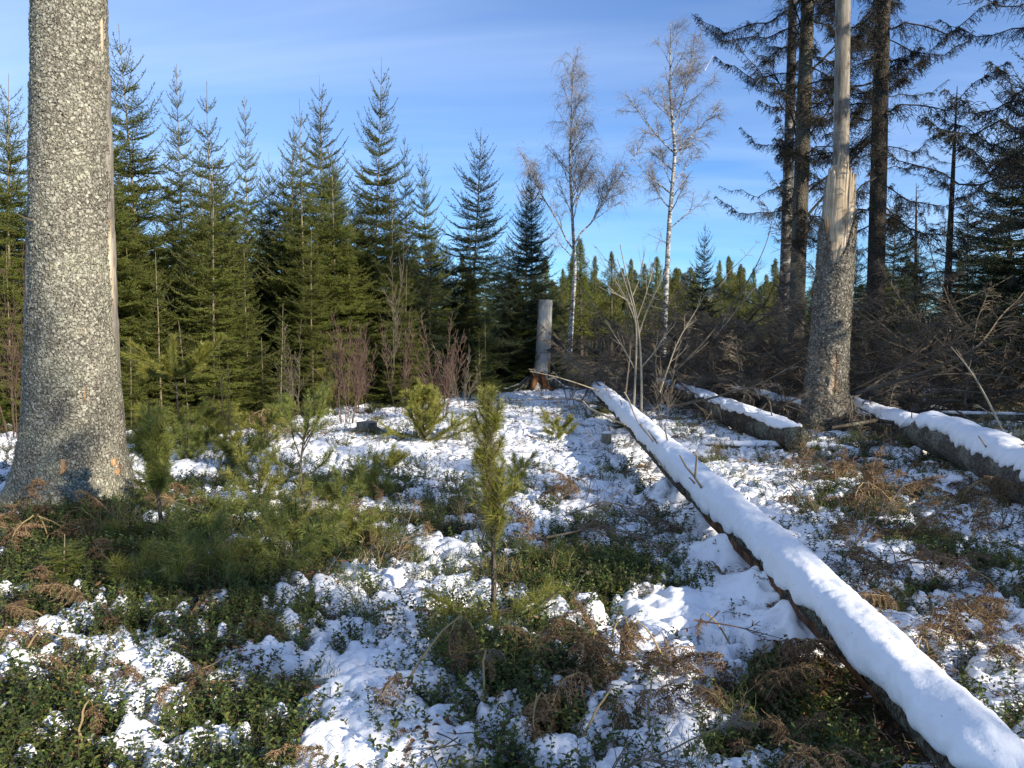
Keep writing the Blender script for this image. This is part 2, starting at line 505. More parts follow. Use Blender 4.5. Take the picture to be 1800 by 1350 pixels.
m, t, b = M_new('forest_floor'); MAT['soil'] = m
v = coords(t)
n = noise(t, v, 9, 6, .7); n2 = noise(t, v, 1.3, 4, .6); n3 = noise(t, v, 60, 5, .7)
c1 = ramp(t, n3, [(.3, (.030, .020, .012)), (.5, (.075, .048, .027)), (.72, (.17, .105, .055))])
c2 = ramp(t, n3, [(.3, (.030, .038, .010)), (.6, (.085, .10, .022)), (.8, (.16, .17, .04))])
t.links.new(mixc(t, ramp(t, n, [(.42, (0, 0, 0)), (.58, (1, 1, 1))]), c1, c2), b.inputs['Base Color'])
b.inputs['Roughness'].default_value = .95
b.inputs['Specular IOR Level'].default_value = .1
ch = bump(t, b, n, .8, .04)
bump(t, b, n3, .9, .012, ch)

# ------------------------------------------------------------------ scatter by geometry nodes (uncountable ground cover)
def scatter(name, pts, eul, scl, idx, meshes, label, mats_dummy=None, cat='ground cover', parent=None):
    pts = np.asarray(pts, np.float32)
    col = bpy.data.collections.new(name + '_sources')
    for i, me in enumerate(meshes):
        o = bpy.data.objects.new('%s_source_%02d' % (name, i), me)
        col.objects.link(o)
    me = bpy.data.meshes.new(name)
    me.vertices.add(len(pts)); me.vertices.foreach_set('co', pts.ravel())
    a = me.attributes.new('rot', 'FLOAT_VECTOR', 'POINT'); a.data.foreach_set('vector', np.asarray(eul, np.float32).ravel())
    a = me.attributes.new('scl', 'FLOAT', 'POINT'); a.data.foreach_set('value', np.asarray(scl, np.float32).ravel())
    a = me.attributes.new('idx', 'INT', 'POINT'); a.data.foreach_set('value', np.asarray(idx, np.int32).ravel())
    ng = bpy.data.node_groups.new(name, 'GeometryNodeTree')
    ng.interface.new_socket('Geometry', in_out='INPUT', socket_type='NodeSocketGeometry')
    ng.interface.new_socket('Geometry', in_out='OUTPUT', socket_type='NodeSocketGeometry')
    gi = ng.nodes.new('NodeGroupInput'); go = ng.nodes.new('NodeGroupOutput')
    ip = ng.nodes.new('GeometryNodeInstanceOnPoints')
    ci = ng.nodes.new('GeometryNodeCollectionInfo')
    ci.inputs['Collection'].default_value = col
    ci.inputs['Separate Children'].default_value = True
    ci.inputs['Reset Children'].default_value = True
    def na(n_, ty):
        x = ng.nodes.new('GeometryNodeInputNamedAttribute'); x.data_type = ty
        x.inputs['Name'].default_value = n_
        return x.outputs['Attribute']
    er = ng.nodes.new('FunctionNodeEulerToRotation')
    L = ng.links.new
    L(na('rot', 'FLOAT_VECTOR'), er.inputs[0])
    L(gi.outputs[0], ip.inputs['Points'])
    L(ci.outputs[0], ip.inputs['Instance'])
    ip.inputs['Pick Instance'].default_value = True
    L(na('idx', 'INT'), ip.inputs['Instance Index'])
    L(er.outputs[0], ip.inputs['Rotation'])
    L(na('scl', 'FLOAT'), ip.inputs['Scale'])
    L(ip.outputs[0], go.inputs[0])
    o = link(name, me, parent)
    md = o.modifiers.new('scatter', 'NODES'); md.node_group = ng
    if parent is None: tag(o, label, cat, kind='stuff')
    else: o['kind'] = 'stuff'
    return o

# ------------------------------------------------------------------ the main fallen log (axis needed for the snow mask)
LOG = np.array([Wz(1810, 1450, .19), Wz(1690, 1314, .20), Wz(1545, 1164, .215), Wz(1395, 1017, .225), Wz(1275, 905, .245), Wz(1185, 817, .28), Wz(1120, 750, .33), Wz(1050, 685, .38)])

# ------------------------------------------------------------------ ground and snow
CB = []
for (px, py, r_, a_) in (
    (60, 960, 1.1, -.75), (300, 1010, .75, -.75), (150, 1060, .6, -.65), (430, 1090, .6, -.6), (580, 860, .9, -.55), (430, 830, 1.0, -.4),
    (610, 950, .6, -.45), (480, 960, .6, -.4), (870, 1200, .34, -1.3), (1065, 1020, .40, -1.1), (70, 1300, .36, -.75),
    (440, 1255, .28, -.8), (600, 1200, .2, -.4), (950, 1010, .3, -.5), (1640, 1010, .4, -.35), (1550, 890, .7, -.45), (1440, 1240, .30, -1.6), (1520, 1300, .2, -1.2),
    (1350, 1170, .2, -1.0), (250, 1180, .25, -.4), (750, 770, .9, -.8), (300, 760, 1.6, -.7), (900, 880, .5, -.3), (1750, 1000, .4, -.3),
    (1700, 1100, .3, -.35), (1100, 920, .7, -.3), (1120, 800, .9, -.5), (1500, 800, .8, -.5), (1660, 1200, .25, -.5), (980, 1290, .2, -.5), (1300, 1300, .15, -.6),
    (20, 1160, .3, -.3), (700, 1000, .2, -.3),
    (700, 800, 1.7, .35), (620, 730, 2.4, .35), (890, 715, 2.4, .8), (520, 760, 1.3, .15), (700, 1060, .45, .35), (660, 1180, .3, .5), (740, 1300, .4, .5),
    (1280, 1000, .25, .9), (1230, 930, .25, .9), (1340, 1070, .2, .9), (1120, 1290, .35, .35), (1240, 1110, .35, .5), (1290, 1270, .2, .4), (1400, 850, 1.0, .25), (210, 1130, .35, .2), (230, 1240, .3, .35), (60, 1150, .3, .3), (1000, 790, 1.6, .5),
    (1720, 930, .7, .15), (1160, 970, .4, .3), (450, 890, .25, .5), (330, 930, .15, .6), (960, 880, .6, .2), (560, 1180, .3, .3), (1780, 1130, .25, .4), (1560, 1010, .25, .3)):
    p = Wz(px, py, 0)
    CB.append((p[0], p[1], r_ * (1 if p[1] < 7 else 1.3), a_ * (.8 if -1 < a_ < 0 else 1)))
def snowiness(x, y):
    s = 0.42 + 0.42 * fbm(x * 1.9, y * 1.9, 21, 3) + 1.05 * fbm(x * 6.5, y * 6.5, 31, 3) + .48 * vn(x * 19, y * 19, 33)
    for bx, by, br, a_ in CB:
        s = s + a_ * np.exp(-((x - bx) ** 2 + (y - by) ** 2) / (br * br))
    # dense spruces keep their ground free of snow
    edge = 12.2 + 0.30 * (x + 4) + 5.0 * sstep(-1.5, 1.0, x)
    s = s - 1.1 * sstep(edge, edge + 2.0, y) * (x < 3)
    s = s - .5 * sstep(16, 22, y) - .16 * sstep(4.5, 8, y) * (1 - sstep(14, 17, y))
    return s
def snow_t(x, y):
    s = snowiness(x, y)
    wx = x + .02 * vn(x * 14, y * 14, 35); wy = y + .02 * vn(x * 14 + 9, y * 14, 36)
    w1 = worley(wx / .115, wy / .115, 41); w2 = worley(wx / .055, wy / .055, 43); w3 = worley(wx / .028, wy / .028, 45)
    lump = .056 * np.sqrt(np.clip(1 - w1 * w1, 0, 1)) + .030 * np.sqrt(np.clip(1 - w2 * w2, 0, 1)) + .011 * np.sqrt(np.clip(1 - w3 * w3, 0, 1))
    k = sstep(-.45, .35, s)
    smooth_ = sstep(.75, 1.15, s) * sstep(5, 9, y)      # open deep snow lies smoother
    t_ = -.104 + .098 * sstep(-.35, .75, s) + lump * (.55 + .65 * k) * (1 - .45 * smooth_) + .03 * fbm(x * 3, y * 3, 51, 3)
    return t_, s
def polar(a0, a1, da, r0, r1, dr):
    na_ = int((a1 - a0) / da) + 1
    nr = int(math.log(r1 / r0) / dr) + 1
    a = np.linspace(a0, a1, na_); r = r0 * np.exp(np.linspace(0, math.log(r1 / r0), nr))
    A, RR = np.meshgrid(a, r)
    X = RR * np.sin(A); Y = RR * np.cos(A)
    i = np.arange(nr - 1)[:, None]; j = np.arange(na_ - 1)[None]
    F = np.stack([i * na_ + j, i * na_ + j + 1, (i + 1) * na_ + j + 1, (i + 1) * na_ + j], -1).reshape(-1, 4)
    return X.ravel(), Y.ravel(), F
X, Y, F = polar(-PI, PI, .030, .25, 1500, .030)
Z = th(X, Y)
mb = MB(); mb.add(np.stack([X, Y, Z], 1), F)
tag(mb.build('ground', MAT['soil'], smooth=True), 'mossy brown forest floor of the clearing', None, kind='structure')
X, Y, F = polar(R(-42), R(42), .0034, 1.75, 26, .0034)
Z = th(X, Y); T_, S_ = snow_t(X, Y)
keep = (T_ > -.012)
fk = keep[F].any(axis=1)
F = F[fk]
used, inv = np.unique(F, return_inverse=True)
V = np.stack([X, Y, Z + T_], 1)[used]
mb = MB(); mb.add(V, inv.reshape(-1, 4))
tag(mb.build('snow', MAT['snow'], smooth=True), 'patchy lumpy snow lying over the dwarf shrubs', None, kind='stuff')

# ------------------------------------------------------------------ shoots and branches
def unit(v):
    v = np.asarray(v, float)
    return v / (np.linalg.norm(v, axis=-1, keepdims=True) + 1e-9)
def branch_path(p0, d, L, n, droop=.0, tipup=.0, wob=.03, rng=RNG):
    s = np.linspace(0, 1, n)
    P = np.asarray(p0)[None] + np.asarray(d)[None] * (s * L)[:, None]
    P[:, 2] += -droop * L * np.sin(s * PI * .75) + tipup * L * s ** 3
    wv = np.cumsum(rng.normal(0, wob * L / n, (n, 3)), 0); wv -= wv[0]
    return P + wv
def sub_at(P, t):
    n = len(P) - 1
    f = np.clip(t * n, 0, n - 1e-6); i = f.astype(int); fr = (f - i)[:, None]
    return P[i] * (1 - fr) + P[i + 1] * fr, unit(P[i + 1] - P[i])

def spruce_meshes(H, Rad, seed, dens=88, tw=.070, nl=.024, nw=.0125, start=.03, top_open=.16, gap=0.0, needle_mat='spruce', trunk_mat='twig_light', sub_min=.2, whorl=.26, droop=.10, nfac=1.0):
    rng = np.random.default_rng(seed)
    tr = MB(); cr = MB()
    n = 14
    s = np.linspace(0, 1, n)
    P = np.zeros((n, 3)); P[:, 2] = s * H
    P[:, :2] += np.cumsum(rng.normal(0, .006 * H / 6, (n, 2)), 0)
    rad = .0048 * H * (1 - s) ** .9 + .0045
    tr.tubes(P, rad, 7, 0, True)
    A = []; Bn = []
    z = start * H
    brs = []
    while z < H - .25:
        fr = z / H
        k = int(rng.integers(4, 7)) if fr < 1 - top_open * .5 else int(rng.integers(3, 6))
        a0 = rng.random() * 6.3
        for i in range(k):
            if rng.random() < gap: continue
            brs.append((z + rng.normal(0, .03), a0 + i * 2 * PI / k + rng.normal(0, .2), 1.0))
        for i in range(2 if fr < 1 - top_open else 0):
            if rng.random() < gap: continue
            brs.append((z + rng.uniform(.05, whorl - .03), rng.random() * 6.3, .62))
        z += whorl * rng.uniform(.8, 1.25) * (1 + .35 * (fr > 1 - top_open))
    MP = []
    for (z, az, sc) in brs:
        fr = min(z / H, .985)
        L = (Rad * (1 - fr) ** .78 * rng.uniform(.72, 1.12) + .05) * sc
        el = R(-6 + 62 * fr ** 2.6 + rng.normal(0, 6))
        d = np.array([math.cos(az) * math.cos(el), math.sin(az) * math.cos(el), math.sin(el)])
        p0, _ = sub_at(P, np.array([fr]))
        nn = 7
        Q = branch_path(p0[0], d, L, nn, droop * (1 - fr), .16 + .22 * fr, .05, rng)
        MP.append(Q)
        A.append(Q[:-1]); Bn.append(Q[1:])
        m = max(2, int(L / tw))
        tt = (np.arange(m) + rng.random(m) * .6 + .6) / (m + .6)
        tt = tt[tt < .97]
        for sgn in (-1, 1):
            bp, ax = sub_at(Q, tt)
            side = unit(np.cross(ax, np.array([0, 0, 1.0]))) * sgn
            dd = unit(ax * rng.uniform(.7, 1.1, (len(tt), 1)) + side * rng.uniform(.7, 1.1, (len(tt), 1)) + rng.normal(0, .18, (len(tt), 3)) + np.array([0, 0, -.08 + .25 * fr]))
            ll = ((.42 * (1 - tt) * L + .05) * rng.uniform(.6, 1.15, len(tt)))
            e = bp + dd * ll[:, None] + np.array([0, 0, 1.0]) * (ll[:, None] * .06)
            A.append(bp); Bn.append(e)
            big = ll > sub_min
            for q in np.nonzero(big)[0]:
                mm = int(ll[q] / (tw * .85))
                t2 = (np.arange(mm) + .7) / (mm + .5)
                b2 = bp[q] + (e[q] - bp[q]) * t2[:, None]
                for s2 in (-1, 1):
                    sd = unit(np.cross(dd[q], np.array([0, 0, 1.0]))) * s2
                    d2 = unit(dd[q] + sd * .9 + rng.normal(0, .2, (mm, 3)) + np.array([0, 0, -.10]))
                    l2 = (.38 * (1 - t2) * ll[q] + .035) * rng.uniform(.7, 1.1, mm)
                    A.append(b2); Bn.append(b2 + d2 * l2[:, None])
    MP = np.array(MP)
    bl = np.linalg.norm(MP[:, -1] - MP[:, 0], axis=1)[:, None]
    cr.tubes(MP, (.0045 + .006 * bl) * np.linspace(1, .3, 7)[None], 3, 1)
    A = np.concatenate(A); Bn = np.concatenate(Bn)
    cr.needles(A, Bn, dens * nfac, nl, nw, 52, 0, .25, rng)
    # a twig core under the needles
    ax_ = unit(Bn - A); sd_ = unit(np.cross(ax_, rng.normal(size=A.shape))) * .0042
    cr.add(np.stack([A - sd_, A + sd_, Bn], 1).reshape(-1, 3), np.arange(len(A) * 3).reshape(-1, 3), 2)
    # leader
    tp, _ = sub_at(P, np.linspace(1 - top_open * .5, .999, 12))
    cr.needles(tp[:-1], tp[1:], dens * 1.3, nl * .8, nw, 32, 0, 0, rng)
    return tr.mesh('trunk', MAT[trunk_mat]), cr.mesh('crown', [MAT[needle_mat], MAT['twig_brown'], MAT[needle_mat]])

print('spruces')
KIND = {}
KIND['full'] = spruce_meshes(7.0, 1.95, 101)
KIND['airy'] = spruce_meshes(6.6, 1.6, 102, tw=.08, gap=.12, start=.05, whorl=.28)
KIND['spire'] = spruce_meshes(7.4, 1.65, 103, top_open=.22)
KIND['full2'] = KIND['full']
KIND['dark'] = spruce_meshes(6.6, 2.1, 105, needle_mat='spruce_dark', trunk_mat='twig_brown', tw=.085)
KIND['dark2'] = KIND['dark']
KIND['small'] = spruce_meshes(2.6, .85, 107, dens=130, tw=.07, whorl=.18, nw=.006, nl=.018)
KIND['whip'] = spruce_meshes(4.2, .75, 108, tw=.075, gap=.2, whorl=.24, dens=115)
HT = {'full': 7.0, 'airy': 6.6, 'spire': 7.4, 'full2': 7.0, 'dark': 6.6, 'dark2': 6.6, 'small': 2.6, 'whip': 4.2}

def put_tree(kind, x, y, H, label, group=None, name='young_spruce', cat='spruce tree', wide=1.0, rz=None, lean=(0, 0)):
    tme, cme = KIND[kind]
    if lean == (0, 0): lean = (random.gauss(0, .022), random.gauss(0, .022))
    r = empty(name, (x, y, float(th(x, y)) - .03), random.random() * 6.28 if rz is None else rz)
    k = H / HT[kind]
    r.scale = (k * wide, k * wide, k)
    r.rotation_euler[0] = lean[0]; r.rotation_euler[1] = lean[1]
    link('trunk', tme, r); link('crown', cme, r)
    return tag(r, label, cat, group)

GY = 'young spruces along the left of the clearing'
SPR = [  # picture column, row of the tip, depth, kind, width, label
    (10, 118, 13.0, 'full', 1.0, 'young spruce at the left picture edge, left of the big trunk'),
    (48, 200, 15.0, 'spire', 1.0, 'young spruce half hidden by the left side of the big trunk'),
    (203, 118, 12.5, 'full2', .9, 'young spruce whose upper branches poke out right of the big trunk'),
    (263, 38, 13.5, 'full', 1.0, 'tallest young spruce right of the big trunk, long bare leader with a knob'),
    (325, 112, 15.0, 'spire', .8, 'slim young spruce directly right of the tallest knob-tipped one'),
    (380, 138, 13.2, 'airy', 1.0, 'airy young spruce with long thin leader and pale yellowish stem'),
    (441, 172, 16.0, 'spire', .75, 'narrow young spruce standing alone in the gap after the airy pale-stemmed one'),
    (505, 198, 15.5, 'airy', .9, 'low left tip of the trio of close spruce leaders'),
    (536, 168, 15.0, 'airy', .9, 'thin middle spruce of the close trio with sunlit pale stem'),
    (568, 132, 17.0, 'full2', .85, 'tallest spruce of the close trio, widely spaced top whorls'),
    (651, 97, 16.5, 'full', .75, 'tall dense spruce standing out against the sky mid left'),
    (722, 232, 18.0, 'spire', .7, 'slender spruce right of the tall dense one, first of two smaller tips'),
    (759, 255, 17.5, 'full2', .7, 'slender spruce left of the dark spruces, second of two smaller tips'),
    (825, 220, 18.0, 'dark', .95, 'dark bushy spruce with full cone near the picture middle'),
    (925, 312, 19.0, 'dark2', .8, 'shorter left tip of the dark spruce pair behind the tall cut stump'),
    (939, 288, 19.6, 'dark', .85, 'taller right tip of the dark spruce pair behind the tall cut stump'),
    (1230, 388, 22.0, 'dark', .75, 'dark spruce standing between the second birch and the old trunks'),
    (600, 235, 18.5, 'full', .8, 'spruce filling the dip left of the tall dense one'),
    (690, 300, 16.0, 'airy', .9, 'low spruce in front of the tall dense one'),
    (475, 270, 16.8, 'full2', .9, 'spruce with low tip filling the gap before the close trio'),
]
for (px, py, Yd, kd, wd, lab) in SPR:
    p = B(px, Yd)
    put_tree(kd, p[0], p[1], ztop(px, py, Yd) - p[2], lab, GY, wide=wd)
# lower fronts of the thicket: shorter sunlit trees
FR = [(240, 420, 11.6, 'whip', 'thin spruce whip with pale stem close right of the big trunk'),
      (372, 270, 11.8, 'airy', 'sparse front spruce with a long sunlit pale stem'),
      (278, 440, 11.3, 'whip', 'small spruce whip between the big trunk and the pale-stemmed one'),
      (434, 410, 12.3, 'airy', 'low sparse spruce on the sunlit front edge of the thicket'),
      (489, 530, 11.6, 'whip', 'short spruce whip with bare pale leader at the thicket edge'),
      (545, 400, 13.2, 'full2', 'mid height spruce with layered dark boughs'),
      (620, 360, 14.2, 'airy', 'spruce behind the left reddish bare shrub'),
      (695, 480, 14.6, 'whip', 'thin spruce whip left of the right reddish bare shrub'),
      (855, 500, 15.5, 'whip', 'low dark spruce whip left of the tall cut stump'),
      (790, 420, 16.5, 'dark2', 'dark low spruce behind the right reddish bare shrub'),
      (885, 430, 17.8, 'dark', 'dark spruce filling the gap behind the tall cut stump'),
      (15, 420, 11.5, 'airy', 'sparse brownish spruce low at the left picture edge'),
      (330, 560, 11.6, 'small', 'low spruce behind the three-armed pine'),
      (400, 570, 11.9, 'small', 'low bushy spruce right of the three-armed pine'),
      (460, 590, 12.2, 'small', 'low bushy spruce beside the short pale-tipped whip'),
      (225, 590, 10.9, 'small', 'low spruce against the right side of the big trunk'),
      (548, 600, 12.9, 'small', 'low spruce left of the left reddish bare shrub'),
      (845, 590, 15.0, 'small', 'little spruce at the snow edge left of the tall cut stump')]
for (px, py, Yd, kd, lab) in FR:
    Yd *= 1.09
    p = B(px, Yd)
    put_tree(kd, p[0], p[1], ztop(px, py, Yd) - p[2], lab, 'small spruces on the thicket edge', wide=1.15 if kd == 'small' else 1.0)
# the thicket behind: one dense mass of look-alike spruces
rr = random.Random(3)
cnt = 0
for row, (Yd, n, h0, h1) in enumerate(((15.4, 13, 4.2, 5.4), (18.0, 15, 4.6, 5.6), (21.5, 17, 4.8, 6.2), (26, 18, 5.0, 6.6))):
    for i in range(n):
        px = -120 + (1060 + 40 * (row == 0) - 0) * (i + rr.uniform(.1, .9)) / n
        if px > 700: hh = rr.uniform(h0 * .62, h1 * .72)
        else: hh = rr.uniform(h0, h1)
        if row == 0 and px > 760: continue
        p = B(px, Yd + rr.uniform(-1, 1))
        put_tree(rr.choice(['full', 'full2', 'dark', 'dark2', 'spire']), p[0], p[1], hh, 'young spruce in the dense dark mass behind the front row', 'spruces packed in the thicket behind', wide=1.15)

# ------------------------------------------------------------------ old trees at the right
def trunk_tube(mb, pts, rad, sides=20, rough=.0, m=0, seed=0, cap=True, zstep=None):
    pts = np.asarray(pts, float); rad = np.asarray(rad, float)
    L = np.linalg.norm(pts[-1] - pts[0])
    n = max(len(pts), int(L / (zstep or .12)))
    s0 = np.linspace(0, 1, len(pts)); s = np.linspace(0, 1, n)
    P = np.stack([np.interp(s, s0, pts[:, k]) for k in range(3)], 1)
    for _ in range(max(2, n // 12)):
        P[1:-1] = (P[:-2] + 2 * P[1:-1] + P[2:]) / 4
    rd = np.interp(s, s0, rad)
    a = np.arange(sides) * 2 * PI / sides
    T = unit(np.gradient(P, axis=0))
    ref = np.array([1.0, 0, 0]) if abs(T[:, 2].mean()) > .7 else np.array([0, 0, 1.0])
    U = unit(np.cross(T, ref)); Vv = np.cross(T, U)
    AA, SS = np.meshgrid(a, s * L)
    cx = np.cos(AA); sy = np.sin(AA)
    nz = fbm(cx * 1.6 + SS * .9 + seed, sy * 1.6 + SS * .35, 61 + seed, 3) * .5 + fbm(AA * 5, SS * 7, 71 + seed, 2) * .25
    RR = rd[:, None] * (1 + rough * nz)
    ring = P[:, None] + RR[..., None] * (U[:, None] * cx[..., None] + Vv[:, None] * sy[..., None])
    i = np.arange(n - 1)[:, None]; j = np.arange(sides)[None]; jn = (j + 1) % sides
    q = np.stack([i * sides + j, i * sides + jn, (i + 1) * sides + jn, (i + 1) * sides + j], -1).reshape(-1, 4)
    mb.add(ring.reshape(-1, 3), q, m)
    if cap:
        for e in (0, n - 1):
            V = np.concatenate([ring[e], P[e][None]])
            f = np.stack([np.full(sides, sides), np.arange(sides), (np.arange(sides) + 1) % sides], -1)
            if e: f = f[:, ::-1]
            mb.add(V, f, m)
    return P, rd

def bough_mesh(seed, needle='spruce_dull', dead=False, dens=120, twl=.48, tws=.033, nl=.020, nw=.0075, L=2.6):
    """one sagging old spruce limb along +X with its curtain of hanging twigs"""
    rng = np.random.default_rng(seed)
    cr = MB(); A = []; Bn = []; bare = []
    Q = branch_path((0, 0, 0), (1, 0, 0), L, 10, rng.uniform(.08, .26), rng.uniform(.10, .30), .30, rng)
    m = int(L / tws)
    tt = np.sort(rng.uniform(.12, 1.0, m))
    for sgn in (-1, 1):
        bp, ax = sub_at(Q, tt)
        side = unit(np.cross(ax, np.array([0, 0, 1.0]))) * sgn
        dd = unit(ax * .5 + side * rng.uniform(.2, 1.0, (m, 1)) + np.array([0, 0, -1.0]) * rng.uniform(.1, .9, (m, 1)) + rng.normal(0, .25, (m, 3)))
        ll = twl * (1.15 - tt) * rng.uniform(.3, 1.1, m) + .08
        mid = bp + dd * ll[:, None] * .5
        e = mid + unit(dd + np.array([0, 0, -.7])) * ll[:, None] * .5
        bare.append(np.stack([bp, mid, e], 1))
        if not dead:
            pk = rng.random(m) < .85
            A += [bp[pk] * .4 + mid[pk] * .6, mid[pk]]; Bn += [mid[pk], e[pk]]
        for q in range(3):
            t2 = rng.random((m, 1))
            b2 = bp + (e - bp) * t2
            e2 = b2 + unit(rng.normal(0, 1, (m, 3)) + dd * .8 + np.array([0, 0, -.5])) * (ll[:, None] * rng.uniform(.2, .45, (m, 1)))
            bare.append(np.stack([b2, (b2 + e2) / 2, e2], 1))
            if not dead: A.append(b2); Bn.append(e2)
    cr.tubes(Q, .021 * np.linspace(1, .22, 10), 5, 1)
    cr.tubes(np.concatenate(bare), np.array([.0045, .0038, .0022]), 3, 1)
    if A: cr.needles(np.concatenate(A), np.concatenate(Bn), dens, nl, nw, 50, 0, 0, rng)
    return cr.mesh('bough', [MAT[needle], MAT['twig_dark']])
BG = {'spruce_dull': [bough_mesh(2000 + i) for i in range(4)], 'dead': [bough_mesh(2010 + i, dead=True, twl=.32, tws=.05) for i in range(3)],
      'spruce_dark': [bough_mesh(2020 + i, 'spruce_dark', dens=150, nl=.021, nw=.008, twl=.38) for i in range(2)]}
def hanging_crown(H, z0, z1, Lmax, nb, seed, needle='spruce_dull', dead=.0, twl=0, dens=0, nl=0, nw=0):
    """list of bough placements: mesh, height, azimuth, elevation, scale"""
    rng = np.random.default_rng(seed); out_ = []
    for i in range(nb):
        z = z0 + (z1 - z0) * (i + rng.random()) / nb
        fr = (z - z0) / (z1 - z0)
        L = Lmax * rng.uniform(.5, 1.1) * (1 - .75 * max(0, (fr - .45) / .55) ** 1.1)
        pool = BG['dead'] if rng.random() < dead else BG[needle]
        out_.append((pool[int(rng.integers(0, len(pool)))], z, rng.random() * 6.283, R(rng.uniform(-14, 14) + 25 * fr), L / 2.6))
    return out_
def hang(root, crown, axis, H):
    """hang the boughs on a trunk whose axis runs along the given relative vector"""
    for (me, z, az, el, k) in crown:
        o = link('bough', me, root, axis * (z / axis[2]))
        o.rotation_euler = (0, -el, az); o.scale = (k, k, k)
def lean_trunk(base, px_py, Yt, Htot):
    """trunk line through the base and a point seen in the photo, continued to its full height"""
    q = Wy(px_py[0], px_py[1], Yt)
    d = (q - base) / (q[2] - base[2])
    return base, base + d * Htot

def old_tree(name, px0, Yd, pxtop, r0, Htot, barkm, label, cat, group=None, crown=None, crown_mat='spruce_dull', sides=18, rough=.10, flare=1.35):
    b = B(px0, Yd); b[2] -= .1
    b, tpt = lean_trunk(b, (pxtop, 2), Yd, Htot)
    root = empty(name, b)
    rel = tpt - b
    pts = [(0, 0, 0), rel * .03, rel * .10, rel * .45, rel * .8, rel]
    mb = MB()
    trunk_tube(mb, pts, [r0 * flare, r0 * 1.08, r0, r0 * .78, r0 * .4, r0 * .08], sides, rough, 0, int(px0), True, .10)
    mb.build('trunk', MAT[barkm], root, True)
    if crown:
        hang(root, crown, rel, Htot)
    return tag(root, label, cat, group)
print('old trees')
GO = 'tall trees standing at the right'
old_tree('old_spruce', 1398, 20.5, 1420, .205, 24, 'bark_mid', 'tall brown spruce trunk just right of the black and white birch', 'spruce tree', GO,
         hanging_crown(24, 4.0, 22, 2.9, 115, 201, dead=.05), sides=24)
old_tree('old_spruce', 1538, 18.5, 1552, .20, 23, 'bark_dark', 'straight dark spruce trunk right of the snapped tree', 'spruce tree', GO,
         hanging_crown(23, 4.2, 21, 3.0, 95, 202, dead=.15), sides=24)
old_tree('old_birch', 1377, 22, 1394, .165, 19, 'birch_old', 'old birch with black and white bark leaning beside the brown spruce', 'birch tree', GO,
         None, rough=.2)
old_tree('dead_spruce', 1660, 16.0, 1690, .085, 6.6, 'bark_dark', 'thin dead spruce with many bare drooping side branches and broken top', 'dead tree', GO,
         hanging_crown(6.5, 1.0, 6.4, 1.5, 62, 204, dead=.85, twl=.28), 'spruce_dull')
old_tree('dead_spruce', 1612, 26, 1612, .09, 6.5, 'bark_dark', 'small far dead spruce with a tuft of twigs left of the thin dead one', 'dead tree', GO,
         hanging_crown(6.5, 3.2, 6.4, 1.3, 36, 205, dead=.5, twl=.4))
old_tree('dead_snag', 1780, 15.0, 1786, .21, 3.3, 'bark_mid', 'grey snapped-off spruce trunk standing in brush near the right edge', 'dead tree', GO, None)
old_tree('old_spruce', 1885, 12.3, 1895, .20, 18, 'bark_mid', 'spruce just outside the right edge whose brown boughs reach into the sky', 'spruce tree', GO,
         hanging_crown(18, 3.6, 17, 3.3, 74, 209, dead=.2))
old_tree('old_spruce', 1975, 9.0, 1990, .22, 18, 'bark_mid', 'spruce outside the right edge whose dark needled boughs hang into the upper right corner', 'spruce tree', GO,
         hanging_crown(18, 3.4, 17, 2.5, 84, 207, needle='spruce_dark', dead=.0, dens=110, nl=.02, nw=.005, twl=.36), 'spruce_dark')
for i, (px, py, Yd, kd, wd, lab) in enumerate((
        (1770, 190, 19, 'dark', 1.2, 'dark bushy spruce behind the right edge trunk'),
        (1700, 330, 21, 'dark2', 1.2, 'dark spruce low behind the thin dead one'),
        (1560, 330, 24, 'dark2', 1.1, 'dark spruce showing behind the straight dark trunk'),
        (1610, 420, 26, 'dark', 1.1, 'dark low spruce right of the straight dark trunk'),
        (1500, 420, 27, 'dark2', 1.1, 'dark spruce peeping out behind the snapped tree'),
        (1815, -60, 15, 'dark', .95, 'tall dark spruce cut by the right picture edge'),
        (1655, 470, 24, 'dark', 1.2, 'lowest dark spruce between the thin dead trees'),
        (1745, 440, 24, 'dark2', 1.3, 'dark spruce low between the right trunks'))):
    p = B(px, Yd)
    put_tree(kd, p[0], p[1], ztop(px, py, Yd) - p[2], lab, 'dark spruces behind the brushwood', wide=wd, name='dark_spruce')

# ------------------------------------------------------------------ far forest edge
print('far')
def far_conifer(seed, H=10, Rad=1.8, mat='far_pine'):
    rng = np.random.default_rng(seed)
    tr = MB(); trunk_tube(tr, [(0, 0, 0), (0, 0, H * .5), (0, 0, H)], [.16, .10, .02], 6, 0, zstep=1)
    cr = MB()
    N = 2600
    z = H * (.18 + .80 * rng.random(N) ** 1.1)
    fr = (z - .18 * H) / (.82 * H)
    az = rng.random(N) * 2 * PI
    clump = .62 + 1.1 * vn(az * 1.1, z * 1.3, seed) * (z < 9.2)
    r1 = Rad * (1 - fr) ** .85 * clump * 1.1 * rng.uniform(.5, 1.05, N) + .05
    r0 = r1 * rng.uniform(.3, .75, N)
    el = .15 + .8 * fr
    A = np.stack([np.cos(az) * r0, np.sin(az) * r0, z], 1)
    Bq = np.stack([np.cos(az) * r1, np.sin(az) * r1, z + (r1 - r0) * el + rng.normal(0, .08, N)], 1)
    cr.needles(A, Bq, 24, .15, .035, 55, 0, 0, rng)
    return tr.mesh('trunk', MAT['bark_mid']), cr.mesh('crown', MAT[mat])
KIND['far1'] = far_conifer(301, Rad=1.9); KIND['far2'] = far_conifer(302, Rad=1.4); KIND['far3'] = far_conifer(303, Rad=1.6, mat='spruce'); KIND['far4'] = far_conifer(304, Rad=2.3)
